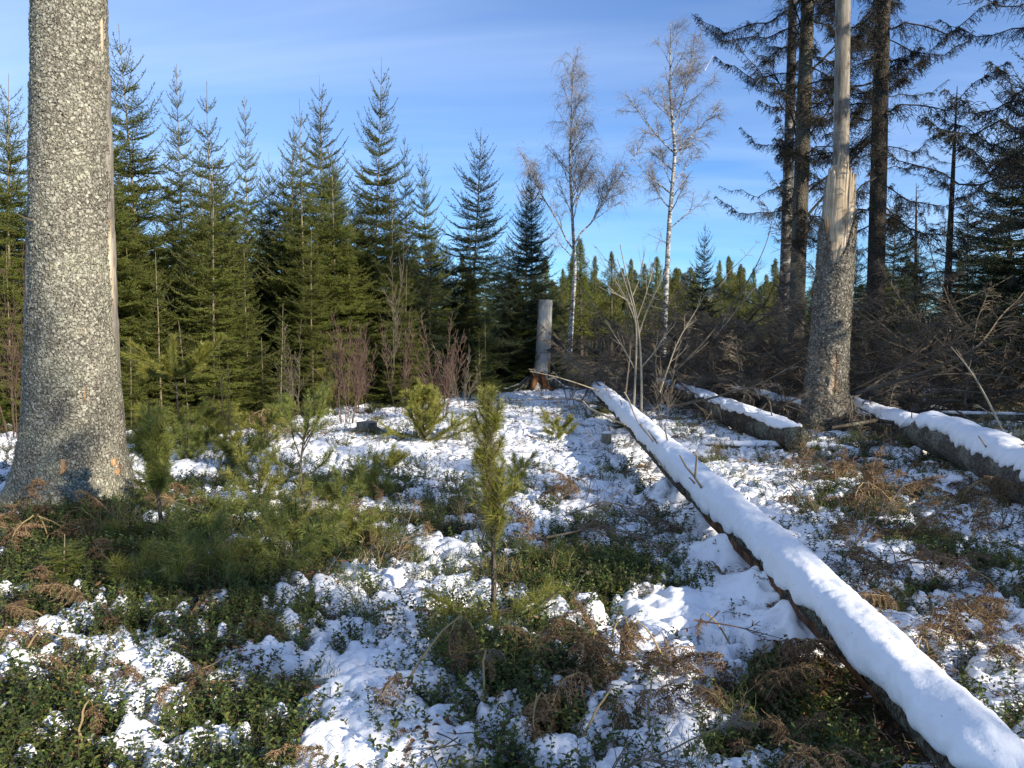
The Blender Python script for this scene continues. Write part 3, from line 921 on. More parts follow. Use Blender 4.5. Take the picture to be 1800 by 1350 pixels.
for k in ('far1', 'far2', 'far3', 'far4'): HT[k] = 10
FAR = [(990, 470), (1007, 440), (1022, 418), (1045, 448), (1075, 440), (1092, 470), (1108, 452), (1130, 462), (1150, 450), (1190, 470), (1215, 480), (1262, 455), (1282, 448), (1300, 462),
       (1322, 470), (1345, 480), (1360, 452), (1400, 470), (1440, 460), (1030, 480), (1120, 490), (1170, 490), (1060, 495), (970, 490)]
KN = ['far1', 'far2', 'far3', 'far4']
for i, (px, py) in enumerate(FAR):
    Yd = 46 + (i * 7) % 13
    p = B(px, Yd)
    put_tree(KN[(i * 5 + i // 3) % 4], p[0], p[1], ztop(px, py, Yd) - p[2], 'sunlit yellow-green conifer in the far tree line', 'conifers of the far tree line', name='far_conifer', cat='conifer', wide=.9 + .75 * ((i * 37) % 11) / 11)
rr = random.Random(19)
for i in range(34):
    px = 930 + 640 * (i + rr.random()) / 34; Yd = rr.uniform(50, 60); p = B(px, Yd)
    put_tree(rr.choice(KN), p[0], p[1], ztop(px, rr.uniform(465, 510), Yd) - p[2], 'yellow-green conifer packed low in the far tree line', 'low conifers filling the far tree line', name='far_conifer', cat='conifer', wide=rr.uniform(1.4, 2.1))
rr = random.Random(9)
for i in range(46):
    px = -250 + 2350 * (i + rr.random()) / 46
    Yd = rr.uniform(62, 80)
    p = B(px, Yd)
    put_tree(rr.choice(KN), p[0], p[1], rr.uniform(7.0, 8.6), 'conifer in the distant forest behind everything', 'distant forest conifers', name='far_conifer', cat='conifer', wide=1.5)

# ------------------------------------------------------------------ bare deciduous trees
def bare_tree(H, r0, seed, limbs, wig=.05, twig_r=.006, levels=3, pend=.3, mats=('birch', 'twig_red'), spread=1.0, tw_n=14, trunk_pts=None, twl=.55, z_lo=.3, tk=2):
    """limbs: list of (z fraction, azimuth, elevation deg, length)"""
    rng = np.random.default_rng(seed)
    tr = MB(); cr = MB()
    pts = trunk_pts if trunk_pts is not None else [(0, 0, 0), (0.02 * H, 0, .3 * H), (0.0, .01 * H, .65 * H), (.01 * H, 0, H)]
    P, rd = trunk_tube(tr, pts, np.interp(np.linspace(0, 1, len(pts)), [0, .1, .6, 1], [r0 * 1.2, r0, r0 * .55, .012]), 10, .08, 0, seed, True, .25)
    zs = P[:, 2]
    twA = []
    def spawn(Q, r, lev):
        L = np.linalg.norm(Q[-1] - Q[0])
        cr.tubes(Q, np.linspace(r, max(r * .3, twig_r * .7), len(Q)), 4 if lev else 5, 0 if r > .022 else 1)
        n = max(2, int(L * (3.2 if lev < levels - 1 else 4.5)))
        for k in range(n):
            t_ = rng.uniform(.2, 1.0)
            bp, ax = sub_at(Q, np.array([t_]))
            d = unit(ax[0] * .9 + rng.normal(0, .55, 3) * spread + np.array([0, 0, .25]))
            if lev < levels - 1 and L > .8:
                ln = L * rng.uniform(.28, .5) * (1.2 - t_)
                if ln > .25:
                    spawn(branch_path(bp[0], d, ln, 6, -.03, .0, .14, rng), r * .45, lev + 1)
            twA.append((bp[0], d))
        if lev: 
            for t_ in rng.uniform(.3, 1, tw_n // 3):
                bp, ax = sub_at(Q, np.array([t_])); twA.append((bp[0], unit(ax[0] + rng.normal(0, .5, 3))))
    for (zf, az, el, L) in limbs:
        z = zf * H
        i = int(np.argmin(np.abs(zs - z)))
        e = R(el)
        d = np.array([math.cos(az) * math.cos(e), math.sin(az) * math.cos(e), math.sin(e)])
        spawn(branch_path(P[i], d, L, 9, -.05, .10, .10, rng), max(.012, min(rd[i] * .55, .012 * L + .008)), 0)
    b = np.array([x[0] for x in twA]); d = np.array([x[1] for x in twA])
    k = tk
    b = np.repeat(b, k, 0); d = unit(np.repeat(d, k, 0) + rng.normal(0, .45, (len(b), 3)))
    n = len(b)
    l = twl * rng.uniform(.35, 1.1, (n, 1))
    m1 = b + d * l * .4
    m2 = m1 + unit(d + np.array([0, 0, -pend])) * l * .35
    e = m2 + unit(d * .6 + np.array([0, 0, -pend * 2.2])) * l * .35
    cr.tubes(np.stack([b, m1, m2, e], 1), np.array([1, .85, .65, .4]) * twig_r, 3, 1)
    # twiglets
    b2 = np.concatenate([m1, m2]); 
    d2 = unit(np.concatenate([d, d]) + rng.normal(0, .7, (2 * n, 3)) + np.array([0, 0, -pend]))
    l2 = np.concatenate([l, l]) * .45
    cr.tubes(np.stack([b2, b2 + d2 * l2], 1), np.array([.75, .4]) * twig_r, 3, 1)
    return tr.mesh('trunk', MAT[mats[0]], True), cr.mesh('branches', [MAT[mats[0]], MAT[mats[1]]])
print('birches')
def put_bare(name, meshes, base, label, cat, group=None, rz=0):
    r = empty(name, base, rz); link('trunk', meshes[0], r); link('branches', meshes[1], r)
    return tag(r, label, cat, group)
rng = np.random.default_rng(77)
Yb = 42
b1 = B(1000, Yb); H1 = ztop(1000, 100, Yb) - b1[2]
lim = [(.36, PI, 58, 5.6), (.38, .05, 52, 5.4), (.33, PI + .5, 40, 2.0), (.52, .2, 50, 2.8)]
for i in range(30):
    f = .46 + .50 * i / 30
    lim.append((f, rng.random() * 2 * PI, rng.uniform(42, 68), (1.1 + 3.4 * (1 - f)) * rng.uniform(.7, 1.1)))
put_bare('birch', bare_tree(H1, .13, 401, lim, pend=1.0, twl=.95, twig_r=.0060, tk=1, mats=('birch', 'twig_birch')), b1, 'bare white birch with forking low limbs and drooping twigs, left of the two', 'birch tree', 'two bare birches against the sky')
b2 = B(1166, 38); H2 = ztop(1172, 38, 38) - b2[2]
lim = [(.50, PI, 35, 2.4), (.62, PI, 40, 3.2), (.62, 0, 42, 3.0), (.34, PI, 20, 1.1), (.40, 0, 35, 2.0), (.70, 0.1, 70, 4.2)]
for i in range(26):
    f = .44 + .52 * i / 26
    lim.append((f, rng.random() * 2 * PI, rng.uniform(25, 60), (1.0 + 2.9 * (1 - f)) * rng.uniform(.6, 1.1)))
put_bare('birch', bare_tree(H2, .125, 402, lim, pend=.25, twl=.6, twig_r=.0052, mats=('birch', 'twig_birch'), trunk_pts=[(0, 0, 0), (.2, 0, H2 * .4), (.45, 0, H2 * .62), (.15, 0, H2 * .8), (.15, 0, H2)]), b2, 'bare white birch with spreading upright twigs, right of the two', 'birch tree', 'two bare birches against the sky')
# branches of the old black and white birch
ob = B(1377, 22)
lim = []
for i in range(16):
    f = .22 + .7 * i / 16
    lim.append((f, rng.choice([PI, PI - .5, PI + .6, 0, .8, -.8]) + rng.normal(0, .3), rng.uniform(5, 55), rng.uniform(1.2, 3.0)))
_, bm_ = bare_tree(18, .2, 403, lim, pend=.3, twl=.5, twig_r=.006, mats=('twig_dark', 'twig_dark'))
for o in [o for o in COL.objects if o.name.startswith('old_birch')]:
    c = link('branches', bm_, o); c.rotation_euler = (0, R(2.2), 0)

# ------------------------------------------------------------------ big lichened trunk at the left
print('trunks')
def rough_trunk(cen, rad, n_a, zs, amp, seed, flute=0.0, lobes=5):
    """cen(z)->xy arrays, rad(z): dense trunk surface with scaly relief; returns points, normals grid"""
    a = np.arange(n_a) * 2 * PI / n_a
    AA, ZZ = np.meshgrid(a, zs)
    r = rad(ZZ)
    arc = AA * r.mean()
    fl = flute * np.exp(-ZZ / .32) * (np.cos(AA * lobes + 1.1) * .6 + np.cos(AA * (lobes + 3) + .3) * .4)
    w_ = worley(arc / .022 + .6 * vn(arc / .05, ZZ / .05, seed), ZZ / .034, seed)
    rel = amp * (np.clip(w_, 0, 1) * -1.0 + .5) + amp * 1.3 * fbm(arc / .12, ZZ / .12, seed + 3, 3) + .018 * fbm(arc / .5, ZZ / .7, seed + 5, 3)
    rr_ = r * (1 + fl) + rel
    cx, cy = cen(ZZ)
    P = np.stack([cx + np.cos(AA) * rr_, cy + np.sin(AA) * rr_, ZZ], -1)
    N = np.stack([np.cos(AA), np.sin(AA), np.zeros_like(AA)], -1)
    return P, N, AA
def grid_faces(n, m, wrap=True):
    i = np.arange(n - 1)[:, None]; j = np.arange(m if wrap else m - 1)[None]; jn = (j + 1) % m
    return np.stack([i * m + j, i * m + jn, (i + 1) * m + jn, (i + 1) * m + j], -1).reshape(-1, 4)
def add_flakes(mb, P, N, count, size, rng, m=0, mask=None):
    """curled bark scales standing a little off the surface"""
    h_, w_ = P.shape[:2]
    i = rng.integers(0, h_, count); j = rng.integers(0, w_, count)
    if mask is not None:
        k = mask[i, j]; i = i[k]; j = j[k]
    p = P[i, j]; n = N[i, j]
    z = np.array([0, 0, 1.0])
    side = np.cross(n, z)
    an = rng.uniform(-.9, .9, len(p))[:, None]
    u = side * np.cos(an) + z * np.sin(an); v = -side * np.sin(an) + z * np.cos(an)
    s_ = size * (.35 + 1.5 * rng.random((len(p), 1)) ** 3); t_ = s_ * rng.uniform(.5, 1.1, (len(p), 1))
    lift = size * rng.uniform(.1, .6, (len(p), 1))
    p = p + n * .002
    V = np.stack([p - u * s_ * .5 - v * t_ * .5 * .6, p + u * s_ * .5 - v * t_ * .35 + n * lift * .5, p + u * s_ * .42 + v * t_ * .5 + n * lift, p - u * s_ * .38 + v * t_ * .6 + n * lift * .7], 1).reshape(-1, 3)
    mb.add(V, np.arange(len(p) * 4).reshape(-1, 4), m)

LT = B(117, 6.35); LT[2] -= .05
def lt_rad(z): return .314 + .035 * np.exp(-z / 2.0) * 1.6 + .17 * np.exp(-z / .30) + .05 * np.exp(-z / .9) - .012 * z
def lt_cen(z): return .033 * z + 0 * z, 0 * z
zs = np.concatenate([np.linspace(0, 4.9, 400), np.linspace(4.95, 16, 60)])
P_, N_, A_ = rough_trunk(lt_cen, lambda z: np.maximum(lt_rad(z), .05), 250, zs, .010, 81, .16)
lt = empty('big_spruce_trunk', LT)
mb = MB(); mb.add(P_.reshape(-1, 3), grid_faces(*P_.shape[:2]))
mb.build('trunk', MAT['bark_main'], lt, True)
rng = np.random.default_rng(5)
Z_ = P_[..., 2]
front = (A_ > PI * .9) | (A_ < .12)
mb = MB(); add_flakes(mb, P_[:400], N_[:400], 60000, .0135, rng, 0, (front[:400]))
o = mb.build('bark_scales', MAT['flake'], lt); o['kind'] = 'stuff'
# bare grey wood where bark has fallen: strips on the right flank
def wood_strip(parent, a0, a1, z0, z1, mat, name, seed, off=.012, radf=None, cenf=None, taper=True):
    n, m = max(12, int((z1 - z0) / .03)), 12
    rng = np.random.default_rng(seed)
    z = np.linspace(z0, z1, n); u = np.linspace(0, 1, m)
    wob0 = .17 * (a1 - a0) * fbm(z * 6, z * 0 + seed, seed, 3) * 4
    wob1 = .17 * (a1 - a0) * fbm(z * 7, z * 0 + seed + 9, seed + 1, 3) * 4
    env = np.ones(n)
    if taper: env = np.clip(np.minimum((z - z0), (z1 - z)) / (.18 * (z1 - z0)), 0, 1) ** .6
    ac = (a0 + a1) / 2
    lo = ac + (a0 + wob0 - ac) * env; hi = ac + (a1 + wob1 - ac) * env
    AA = lo[:, None] + (hi - lo)[:, None] * u[None]; ZZ = np.broadcast_to(z[:, None], AA.shape)
    r = radf(ZZ) + off * np.sin(u * PI)[None] ** .25 - .02 * (1 - np.sin(u * PI)[None] ** .25) + .004 * fbm(AA * 30, ZZ * 3, seed, 2)
    cx, cy = cenf(ZZ)
    V = np.stack([cx + np.cos(AA) * r, cy + np.sin(AA) * r, ZZ], -1)
    mb = MB(); mb.add(V.reshape(-1, 3), grid_faces(n, m, False))
    return mb.build(name, MAT[mat], parent, True)
kw = dict(radf=lt_rad, cenf=lt_cen)
wood_strip(lt, R(-3), R(22), 2.3, 3.6, 'wood_grey', 'bare_wood', 1, .016, **kw)
wood_strip(lt, R(0), R(30), 1.2, 3.0, 'wood_grey', 'bare_wood', 2, .014, **kw)
wood_strip(lt, R(-4), R(8), 1.75, 2.45, 'wood_fresh', 'bare_wood', 3, .013, **kw)
wood_strip(lt, R(-14), R(-6), 3.75, 4.02, 'wood_fresh', 'bare_wood', 4, .013, **kw)
wood_strip(lt, R(-156), R(-136), 1.55, 2.3, 'wood_grey', 'bare_wood', 5, .012, **kw)
wood_strip(lt, R(-77), R(-69), .42, .54, 'wood_orange', 'bark_wound', 6, .007, **kw)
wood_strip(lt, R(-20), R(-10), .36, .50, 'wood_orange', 'bark_wound', 7, .008, **kw)
wood_strip(lt, R(-13), R(-9), .38, .50, 'wood_rot', 'bark_wound', 8, .011, **kw)
wood_strip(lt, R(-50), R(-44), .98, 1.12, 'wood_orange', 'bark_wound', 9, .004, **kw)
wood_strip(lt, R(-52), R(-44), 1.50, 1.58, 'wood_orange', 'bark_wound', 10, .004, **kw)
for (z, a, L, e) in ((2.35, -115, .16, 10), (1.92, 180, .16, 4), (3.1, -70, .05, 20), (.95, 178, .12, 60), (1.55, 184, .10, 70)):
    mb = MB(); a = R(a); d = np.array([math.cos(a), math.sin(a), math.tan(R(e))])
    mb.tubes(branch_path(np.array([*[float(v) for v in lt_cen(z)], z]) + d * (lt_rad(z) - .02), unit(d), L, 5, .05, .1, .1), np.linspace(.010, .004, 5), 6, 0, True)
    mb.build('branch_stub', MAT['twig_grey'], lt)
hang(lt, hanging_crown(16, 7.5, 15.5, 1.9, 34, 208, dead=.6), np.array([.033, 0, 1.0]) * 16, 16)
tag(lt, 'thick grey lichen-crusted spruce trunk at the left with patches of missing bark', 'tree')

# ------------------------------------------------------------------ snapped tree at the right
ST = G(1452, 762); ST[1] += .1
st = empty('snapped_spruce', ST)
zA = ztop(1470, 430, ST[1]) - ST[2]     # where bark ends
zB = ztop(1475, 262, ST[1]) - ST[2]     # tip of the splinters
def st_rad(z): return .300 + .17 * np.exp(-z / .28) + .05 * np.exp(-z / .9) - .010 * z
def st_cen(z): return .040 * z, 0 * z
zs = np.linspace(0, zA + .9, 260)
P_, N_, A_ = rough_trunk(st_cen, st_rad, 200, zs, .009, 91, .16)
# jagged upper edge of the bark: lower in front, higher at the sides
edge = zA + .10 + .40 * np.abs(np.sin((A_[0] + 1.9) / 2)) + .12 * fbm(A_[0] * 3, A_[0] * 0, 7, 3) * 2
frontness = np.exp(-((A_[0] - 1.5 * PI + .33) / .55) ** 2)
edge = edge - .40 * frontness
top = np.minimum(P_[..., 2], edge[None])
inn = P_[..., 2] > edge[None]
P_[..., 2] = top
rin = np.where(inn, .86, 1.0)
cx, cy = st_cen(top)
P_[..., 0] = cx + (P_[..., 0] - cx) * rin; P_[..., 1] = cy + (P_[..., 1] - cy) * rin
mb = MB(); mb.add(P_.reshape(-1, 3), grid_faces(*P_.shape[:2]))
mb.build('trunk', MAT['bark_broken'], st, True)
mb = MB(); add_flakes(mb, P_, N_, 30000, .022, rng, 0, ~inn & ((A_ > PI * .85) | (A_ < .9)))
o = mb.build('bark_scales', MAT['flake_grey'], st); o['kind'] = 'stuff'
# splinters: long wedges standing round the break
srng = random.Random(12)
def splinter(parent, a, r, z0, z1, wdt, mat, lean=0.0, thick=.03):
    n = 9
    s = np.linspace(0, 1, n)
    z = z0 + (z1 - z0) * s
    cx, cy = st_cen(z)
    z1 = (zB + .02 - .72 * min(1.4, abs(a - F0 - .05)) + srng.uniform(-.14, .06)) if z1 - z0 > .8 else z1; z0 = z0 - .30 * (abs(a - F0) < .5); wdt = wdt * srng.uniform(.7, 1.6); r = r * .92 + .008; rad = r + (lean - .035) * s
    X_ = cx + math.cos(a) * rad; Y_ = cy + math.sin(a) * rad
    tx, ty = -math.sin(a), math.cos(a)
    hw = wdt / 2 * np.interp(s, [0, .5, .8, .97, 1], [1, .92, .7, .28, .05]) * (1 + .12 * np.array([srng.uniform(-1, 1) for _ in s]))
    sh = np.cumsum([srng.uniform(-.004, .004) for _ in s])
    nx, ny = math.cos(a), math.sin(a)
    V = []
    for k in range(n):
        for (u, v) in ((-1, 0), (-.35, .5), (.4, .45), (1, 0), (.5, -.5), (-.5, -.5)):
            V.append((X_[k] + tx * (hw[k] * u + sh[k]) + nx * v * thick, Y_[k] + ty * (hw[k] * u + sh[k]) + ny * v * thick, z[k]))
    mb = MB(); mb.add(V, grid_faces(n, 6)); 
    return mb.build('splinter', MAT[mat], parent)
F0 = -1.90
for (da, r, z0, z1, wd_, mt, ln, th_) in (
        (-.62, .235, zA - .25, zB - 0.32, .15, 'wood_fresh', .0, .03), (-1.0, .245, zA, zB - 0.29, .12, 'wood_fresh', .0, .04), (-.30, .20, zA - .45, zB - 0.04, .13, 'wood_fresh', -.02, .04),
        (.02, .215, zA - .50, zB - 0.00, .10, 'wood_fresh', -.05, .03), (.10, .235, zA - .30, zB - 0.10, .12, 'wood_fresh', -.03, .03), (.40, .215, zA - .15, zB - 0.23, .13, 'wood_fresh', .0, .035),
        (.62, .235, zA - .1, zB - .31, .08, 'wood_fresh', .0, .03), (.88, .245, zA, zB - .38, .12, 'wood_fresh', .0, .04), (1.25, .25, zA, zB - 0.40, .10, 'wood_grey', 0, .04),
        (-.66, .262, zA - .1, zA + .42, .05, 'wood_orange', .05, .015), (-1.4, .25, zA, zB - 0.42, .14, 'wood_grey', 0, .04), (-.13, .245, zA - .40, zB - 0.15, .03, 'wood_grey', -.03, .01),
        (.24, .24, zA - .25, zA + .55, .05, 'wood_orange', -.01, .012), (-.40, .262, zA - .52, zA - .05, .05, 'wood_fresh', .0, .02), (.2, .268, zA - .42, zA - .02, .07, 'wood_fresh', .015, .02), (.5, .25, zA - .2, zA + .45, .03, 'wood_fresh', .01, .02),
        (2.4, .22, zA, zB - 0.29, .2, 'wood_grey', 0, .05), (-2.4, .22, zA, zB - 0.34, .2, 'wood_grey', 0, .05)):
    splinter(st, F0 + da, r, z0, z1, wd_, mt, ln, th_)
mb = MB(); trunk_tube(mb, [(.10, .0, zA - 1.2), (.12, .0, zA + .1), (.135, .0, zA + .45), (.14, .03, zB - .25)], [.215, .205, .165, .11], 26, .10, 0, 8, True, .04)
mb.build('split_wood', MAT['wood_fresh'], st, True)
# core and the thin bare stem that rises behind the break
mb = MB()
tb = Wy(1478, 300, ST[1] + .12) - ST; tt_ = Wy(1482, 0, ST[1] + .12) - ST
dv = (tt_ - tb)
trunk_tube(mb, [(.13, .05, zA - .6), (tb[0] - .0, .07, zA + .3), tb, tt_, tb + dv * 2.6], [.20, .165, .118, .108, .05], 24, .06, 0, 3, True, .05)
mb.build('bare_stem', MAT['wood_grey'], st, True)
def wood_strip_st(a0, a1, z0, z1, mat, seed): wood_strip(st, a0, a1, z0, z1, mat, 'bare_wood', seed, .012, radf=st_rad, cenf=st_cen)
wood_strip_st(R(-116), R(-86), .62, 1.22, 'wood_fresh', 31)
wood_strip_st(R(-94), R(-88), .55, 1.30, 'wood_rot', 32)
wood_strip_st(R(-172), R(-145), .25, .75, 'wood_grey', 33)
for (z, a, L, e) in ((1.72, -85, .10, 5), (2.9, 200, .08, 10)):
    mb = MB(); a = R(a); d = np.array([math.cos(a), math.sin(a), math.tan(R(e))])
    mb.tubes(branch_path(np.array([*[float(v) for v in st_cen(z)], z]) + d * (st_rad(z) - .02), unit(d), L, 5, .05, .1, .1), np.linspace(.008, .004, 5), 6, 0, True)
    mb.build('branch_stub', MAT['twig_grey'], st)
tag(st, 'snapped spruce with splintered pale wood and thin bare stem above the break', 'tree')

# ------------------------------------------------------------------ tall cut stump in the middle
CS = G(953, 690)
cs = empty('tall_stump', CS)
Hs = ztop(961, 527, CS[1]) - CS[2]
mb = MB()
trunk_tube(mb, [(-.06, 0, 0), (-.03, 0, .25), (0, 0, .6), (.03, 0, 1.2), (.075, 0, Hs)], [.31, .225, .19, .175, .165], 40, .10, 0, 5, True, .03)
mb.build('trunk', MAT['wood_stump'], cs, True)
mb = MB(); mb.add([(.075 + .168 * math.cos(k * PI / 12), .168 * math.sin(k * PI / 12), Hs + .004) for k in range(24)] + [(.075, 0, Hs + .008)], [(24, k, (k + 1) % 24) for k in range(24)])
mb.build('sawn_face', MAT['wood_grey'], cs)
rng = np.random.default_rng(15)
for (a, L, r) in ((190, 1.15, .085), (170, .95, .08), (215, .75, .08), (250, .5, .075), (300, .55, .075), (345, 1.1, .09), (5, 1.3, .08), (60, .6, .09), (120, .6, .08)):
    a = R(a); n = 12; s = np.linspace(0, 1, n)
    X_ = -.05 + np.cos(a + .35 * np.sin(s * 3 + a)) * (.16 + L * s); Y_ = np.sin(a + .35 * np.sin(s * 3 + a)) * (.16 + L * s)
    Z_ = th(X_ + CS[0], Y_ + CS[1]) - CS[2] + .40 * np.exp(-s * 4.5) + .06 * (1 - s)
    mb = MB(); rad_ = 1.15 * r * (1 - .7 * s) * (1 + .15 * rng.normal(size=n))
    mb.tubes(np.stack([X_, Y_, Z_], 1), rad_, 9, 0, True)
    rt = mb.build('root', MAT['wood_rot'] if a > 4 and a < 5.3 else MAT['bark_mid'], cs, True)
    if a > 5.3 or a < 4:
        mb = MB(); mb.tubes(np.stack([X_, Y_, Z_ + rad_ * .62], 1)[1:10], (rad_ * .62)[1:10], 7, 0, True)
        mb.build('snow_strip', MAT['snow'], rt, True)
cf = lambda z: (-.03 + 0 * z, 0 * z)
wood_strip(cs, R(-112), R(-52), .03, .52, 'wood_rot', 'rotten_hollow', 41, .03, radf=lambda z: .20 + .10 * np.exp(-z / .15), cenf=cf)
wood_strip(cs, R(-48), R(-25), .28, .85, 'wood_orange', 'rot_patch', 42, .02, radf=lambda z: .185 + .03 * np.exp(-z / .3), cenf=lambda z: (.01 + 0 * z, 0 * z))
tag(cs, 'tall barkless grey stump with sawn flat top, spreading roots and rotten hollow foot', 'stump')

# ------------------------------------------------------------------ logs with snow
def resample(pts, n):
    pts = np.asarray(pts, float)
    d = np.concatenate([[0], np.cumsum(np.linalg.norm(np.diff(pts, axis=0), axis=1))])
    s = np.linspace(0, d[-1], n)
    P = np.stack([np.interp(s, d, pts[:, k]) for k in range(3)], 1)
    for _ in range(6): P[1:-1] = (P[:-2] + 2 * P[1:-1] + P[2:]) / 4
    return P, s, d
def log(name, pts, rad, label, group=None, snow=(0, 1), seed=0, barkm='bark_log', thick=.055, arc=68, stubs=0, step=.03, cat='fallen log', snow_gap=0.0):
    pts = np.asarray(pts, float)
    base = pts[len(pts) // 2].copy(); base[2] = float(th(base[0], base[1]))
    rel = pts - base
    L = np.sum(np.linalg.norm(np.diff(rel, axis=0), axis=1))
    n = int(L / step)
    P, s, d = resample(rel, n)
    rd = np.interp(s, d, rad)
    root = empty(name, base)
    sides = 36
    a = np.arange(sides) * 2 * PI / sides
    T = unit(np.gradient(P, axis=0)); U = unit(np.cross(T, np.array([0, 0, 1.0]))); Vv = np.cross(U, T)
    AA, SS = np.meshgrid(a, s)
    nz = .10 * fbm(np.cos(AA) * 1.5 + SS * 1.1, np.sin(AA) * 1.5 + 3, 100 + seed, 3) + .05 * fbm(AA * 4, SS * 9, 110 + seed, 3)
    rr_ = rd[:, None] * (1 + nz * 1.4)
    ring = P[:, None] + rr_[..., None] * (U[:, None] * np.cos(AA)[..., None] + Vv[:, None] * np.sin(AA)[..., None])
    mb = MB(); mb.add(ring.reshape(-1, 3), grid_faces(n, sides)[:, ::-1])
    for e in (0, n - 1):
        f = np.stack([np.full(sides, sides), np.arange(sides), (np.arange(sides) + 1) % sides], -1)
        mb.add(np.concatenate([ring[e], P[e][None]]), f if e else f[:, ::-1], 0)
    mb.build('trunk', MAT[barkm], root, True)
    # snow cap: an arc of the section, thicker on top, ragged along both edges
    i0, i1 = int(snow[0] * (n - 1)), int(snow[1] * (n - 1))
    ns = i1 - i0 + 1; m = 41
    s2 = s[i0:i1 + 1]
    endf = np.clip(np.minimum(s2 - s2[0], s2[-1] - s2) / .16, 0, 1) ** .5
    lo = R(90 - arc) + .40 * fbm(s2 * 3.3, s2 * 0 + seed, 120 + seed, 4) + .26 * fbm(s2 * 14, s2 * 0 + seed, 122 + seed, 3)
    hi = R(90 + arc) + .40 * fbm(s2 * 3.1, s2 * 0 + 7 + seed, 121 + seed, 4) + .26 * fbm(s2 * 15, s2 * 0 + seed, 123 + seed, 3)
    mid = (lo + hi) / 2
    lo = mid + (lo - mid) * endf; hi = mid + (hi - mid) * endf
    u = np.linspace(0, 1, m)
    A2 = lo[:, None] + (hi - lo)[:, None] * u[None]; S2 = np.broadcast_to(s2[:, None], A2.shape)
    prof = np.clip(np.sin(u * PI), 0, 1)[None] ** .38
    up = np.clip(np.sin(A2), 0, 1)
    edgeness = 1 - np.clip(np.sin(u * PI), 0, 1)[None]
    lump = .030 * np.sqrt(np.clip(1 - worley(A2 * rd.mean() / .05, S2 / .05, 130 + seed) ** 2, 0, 1)) * edgeness ** .55 + .004 * fbm(S2 * 40, A2 * 9, 137 + seed, 2)
    tk = thick * prof * (.45 + .55 * up) * (1 + .55 * fbm(S2 * 2.6, A2 * 1.4, 131 + seed, 3)) * endf[:, None] + lump * prof + .006 * fbm(S2 * 14, A2 * 3.5, 133 + seed, 3) * prof
    if snow_gap: tk = tk - snow_gap * sstep(.05, .3, fbm(S2 * 2.5, A2 * 1.5, 140 + seed, 3))
    r2 = rr_[i0:i1 + 1].mean(axis=1)[:, None] * 1.02 + tk - .012 * (1 - prof)
    sr = P[i0:i1 + 1, None] + r2[..., None] * (U[i0:i1 + 1, None] * np.cos(A2)[..., None] + Vv[i0:i1 + 1, None] * np.sin(A2)[..., None])
    mb = MB(); mb.add(sr.reshape(-1, 3), grid_faces(ns, m, False)[:, ::-1])
    mb.build('snow_cap', MAT['snow'], root, True)
    lr = np.random.default_rng(500 + seed)
    nb_ = int(30 * L)
    ii = lr.integers(2, ns - 2, nb_); jj = lr.integers(4, m - 4, nb_)
    bp_ = sr[ii, jj]; dd_ = lr.normal(0, 1, (nb_, 3)); dd_[:, 2] *= .25; dd_ = unit(dd_)
    mb = MB(); mb.leaves(bp_ + np.array([0, 0, .002]), dd_, np.array([[0, 0, 1.0]]) + lr.normal(0, .3, (nb_, 3)), lr.uniform(.005, .014, nb_), lr.uniform(.0015, .004, nb_), 0, .1)
    ob_ = mb.build('needle_litter', MAT['litter'], root); ob_['kind'] = 'stuff'
    for k in range(stubs):
        i = int(lr.uniform(.12, .97) * (n - 1)); aa = R(lr.uniform(30, 150))
        d = unit(U[i] * math.cos(aa) + Vv[i] * math.sin(aa) + T[i] * lr.uniform(-.2, .9))
        ln = lr.uniform(.08, .34) + rd[i]
        mb = MB(); mb.tubes(branch_path(P[i], d, ln, 6, .0, .05, .08, lr), np.linspace(.013, .006, 6), 6, 0, True)
        mb.build('branch_stub', MAT['twig_grey'], root)
    tag(root, label, cat, group)
    return root, P, s, rd, U, Vv, T
print('logs')
GL = 'snow-covered fallen trunks'
root, P, s, rd, U, Vv, T = log('fallen_log', LOG, [.094, .100, .108, .116, .124, .128, .125, .115], 'long straight snow-covered log running from the lower right corner towards the tall stump', GL,
    snow=(.006, 1), seed=1, thick=.052, arc=84, stubs=12, step=.016)
# red-brown rotten underside of the near end, left flank
n = len(P); i0, i1 = int(.05 * n), int(.27 * n)
A2 = np.linspace(R(178), R(232), 10)
s2 = s[i0:i1]
env = np.clip(np.minimum(s2 - s2[0], s2[-1] - s2) / .3, 0, 1) ** .5
AA = A2[None] * env[:, None] + R(205) * (1 - env[:, None]) + .1 * fbm(s2 * 4, s2 * 0, 9, 2)[:, None]
rr_ = rd[i0:i1, None] * 1.03 + .012 * fbm(AA * 6, np.broadcast_to(s2[:, None], AA.shape) * 6, 4, 2)
V = P[i0:i1, None] + rr_[..., None] * (U[i0:i1, None] * np.cos(AA)[..., None] + Vv[i0:i1, None] * np.sin(AA)[..., None])
mb = MB(); mb.add(V.reshape(-1, 3), grid_faces(i1 - i0, 10, False)[:, ::-1]); mb.build('rotten_underside', MAT['wood_rot'], root, True)
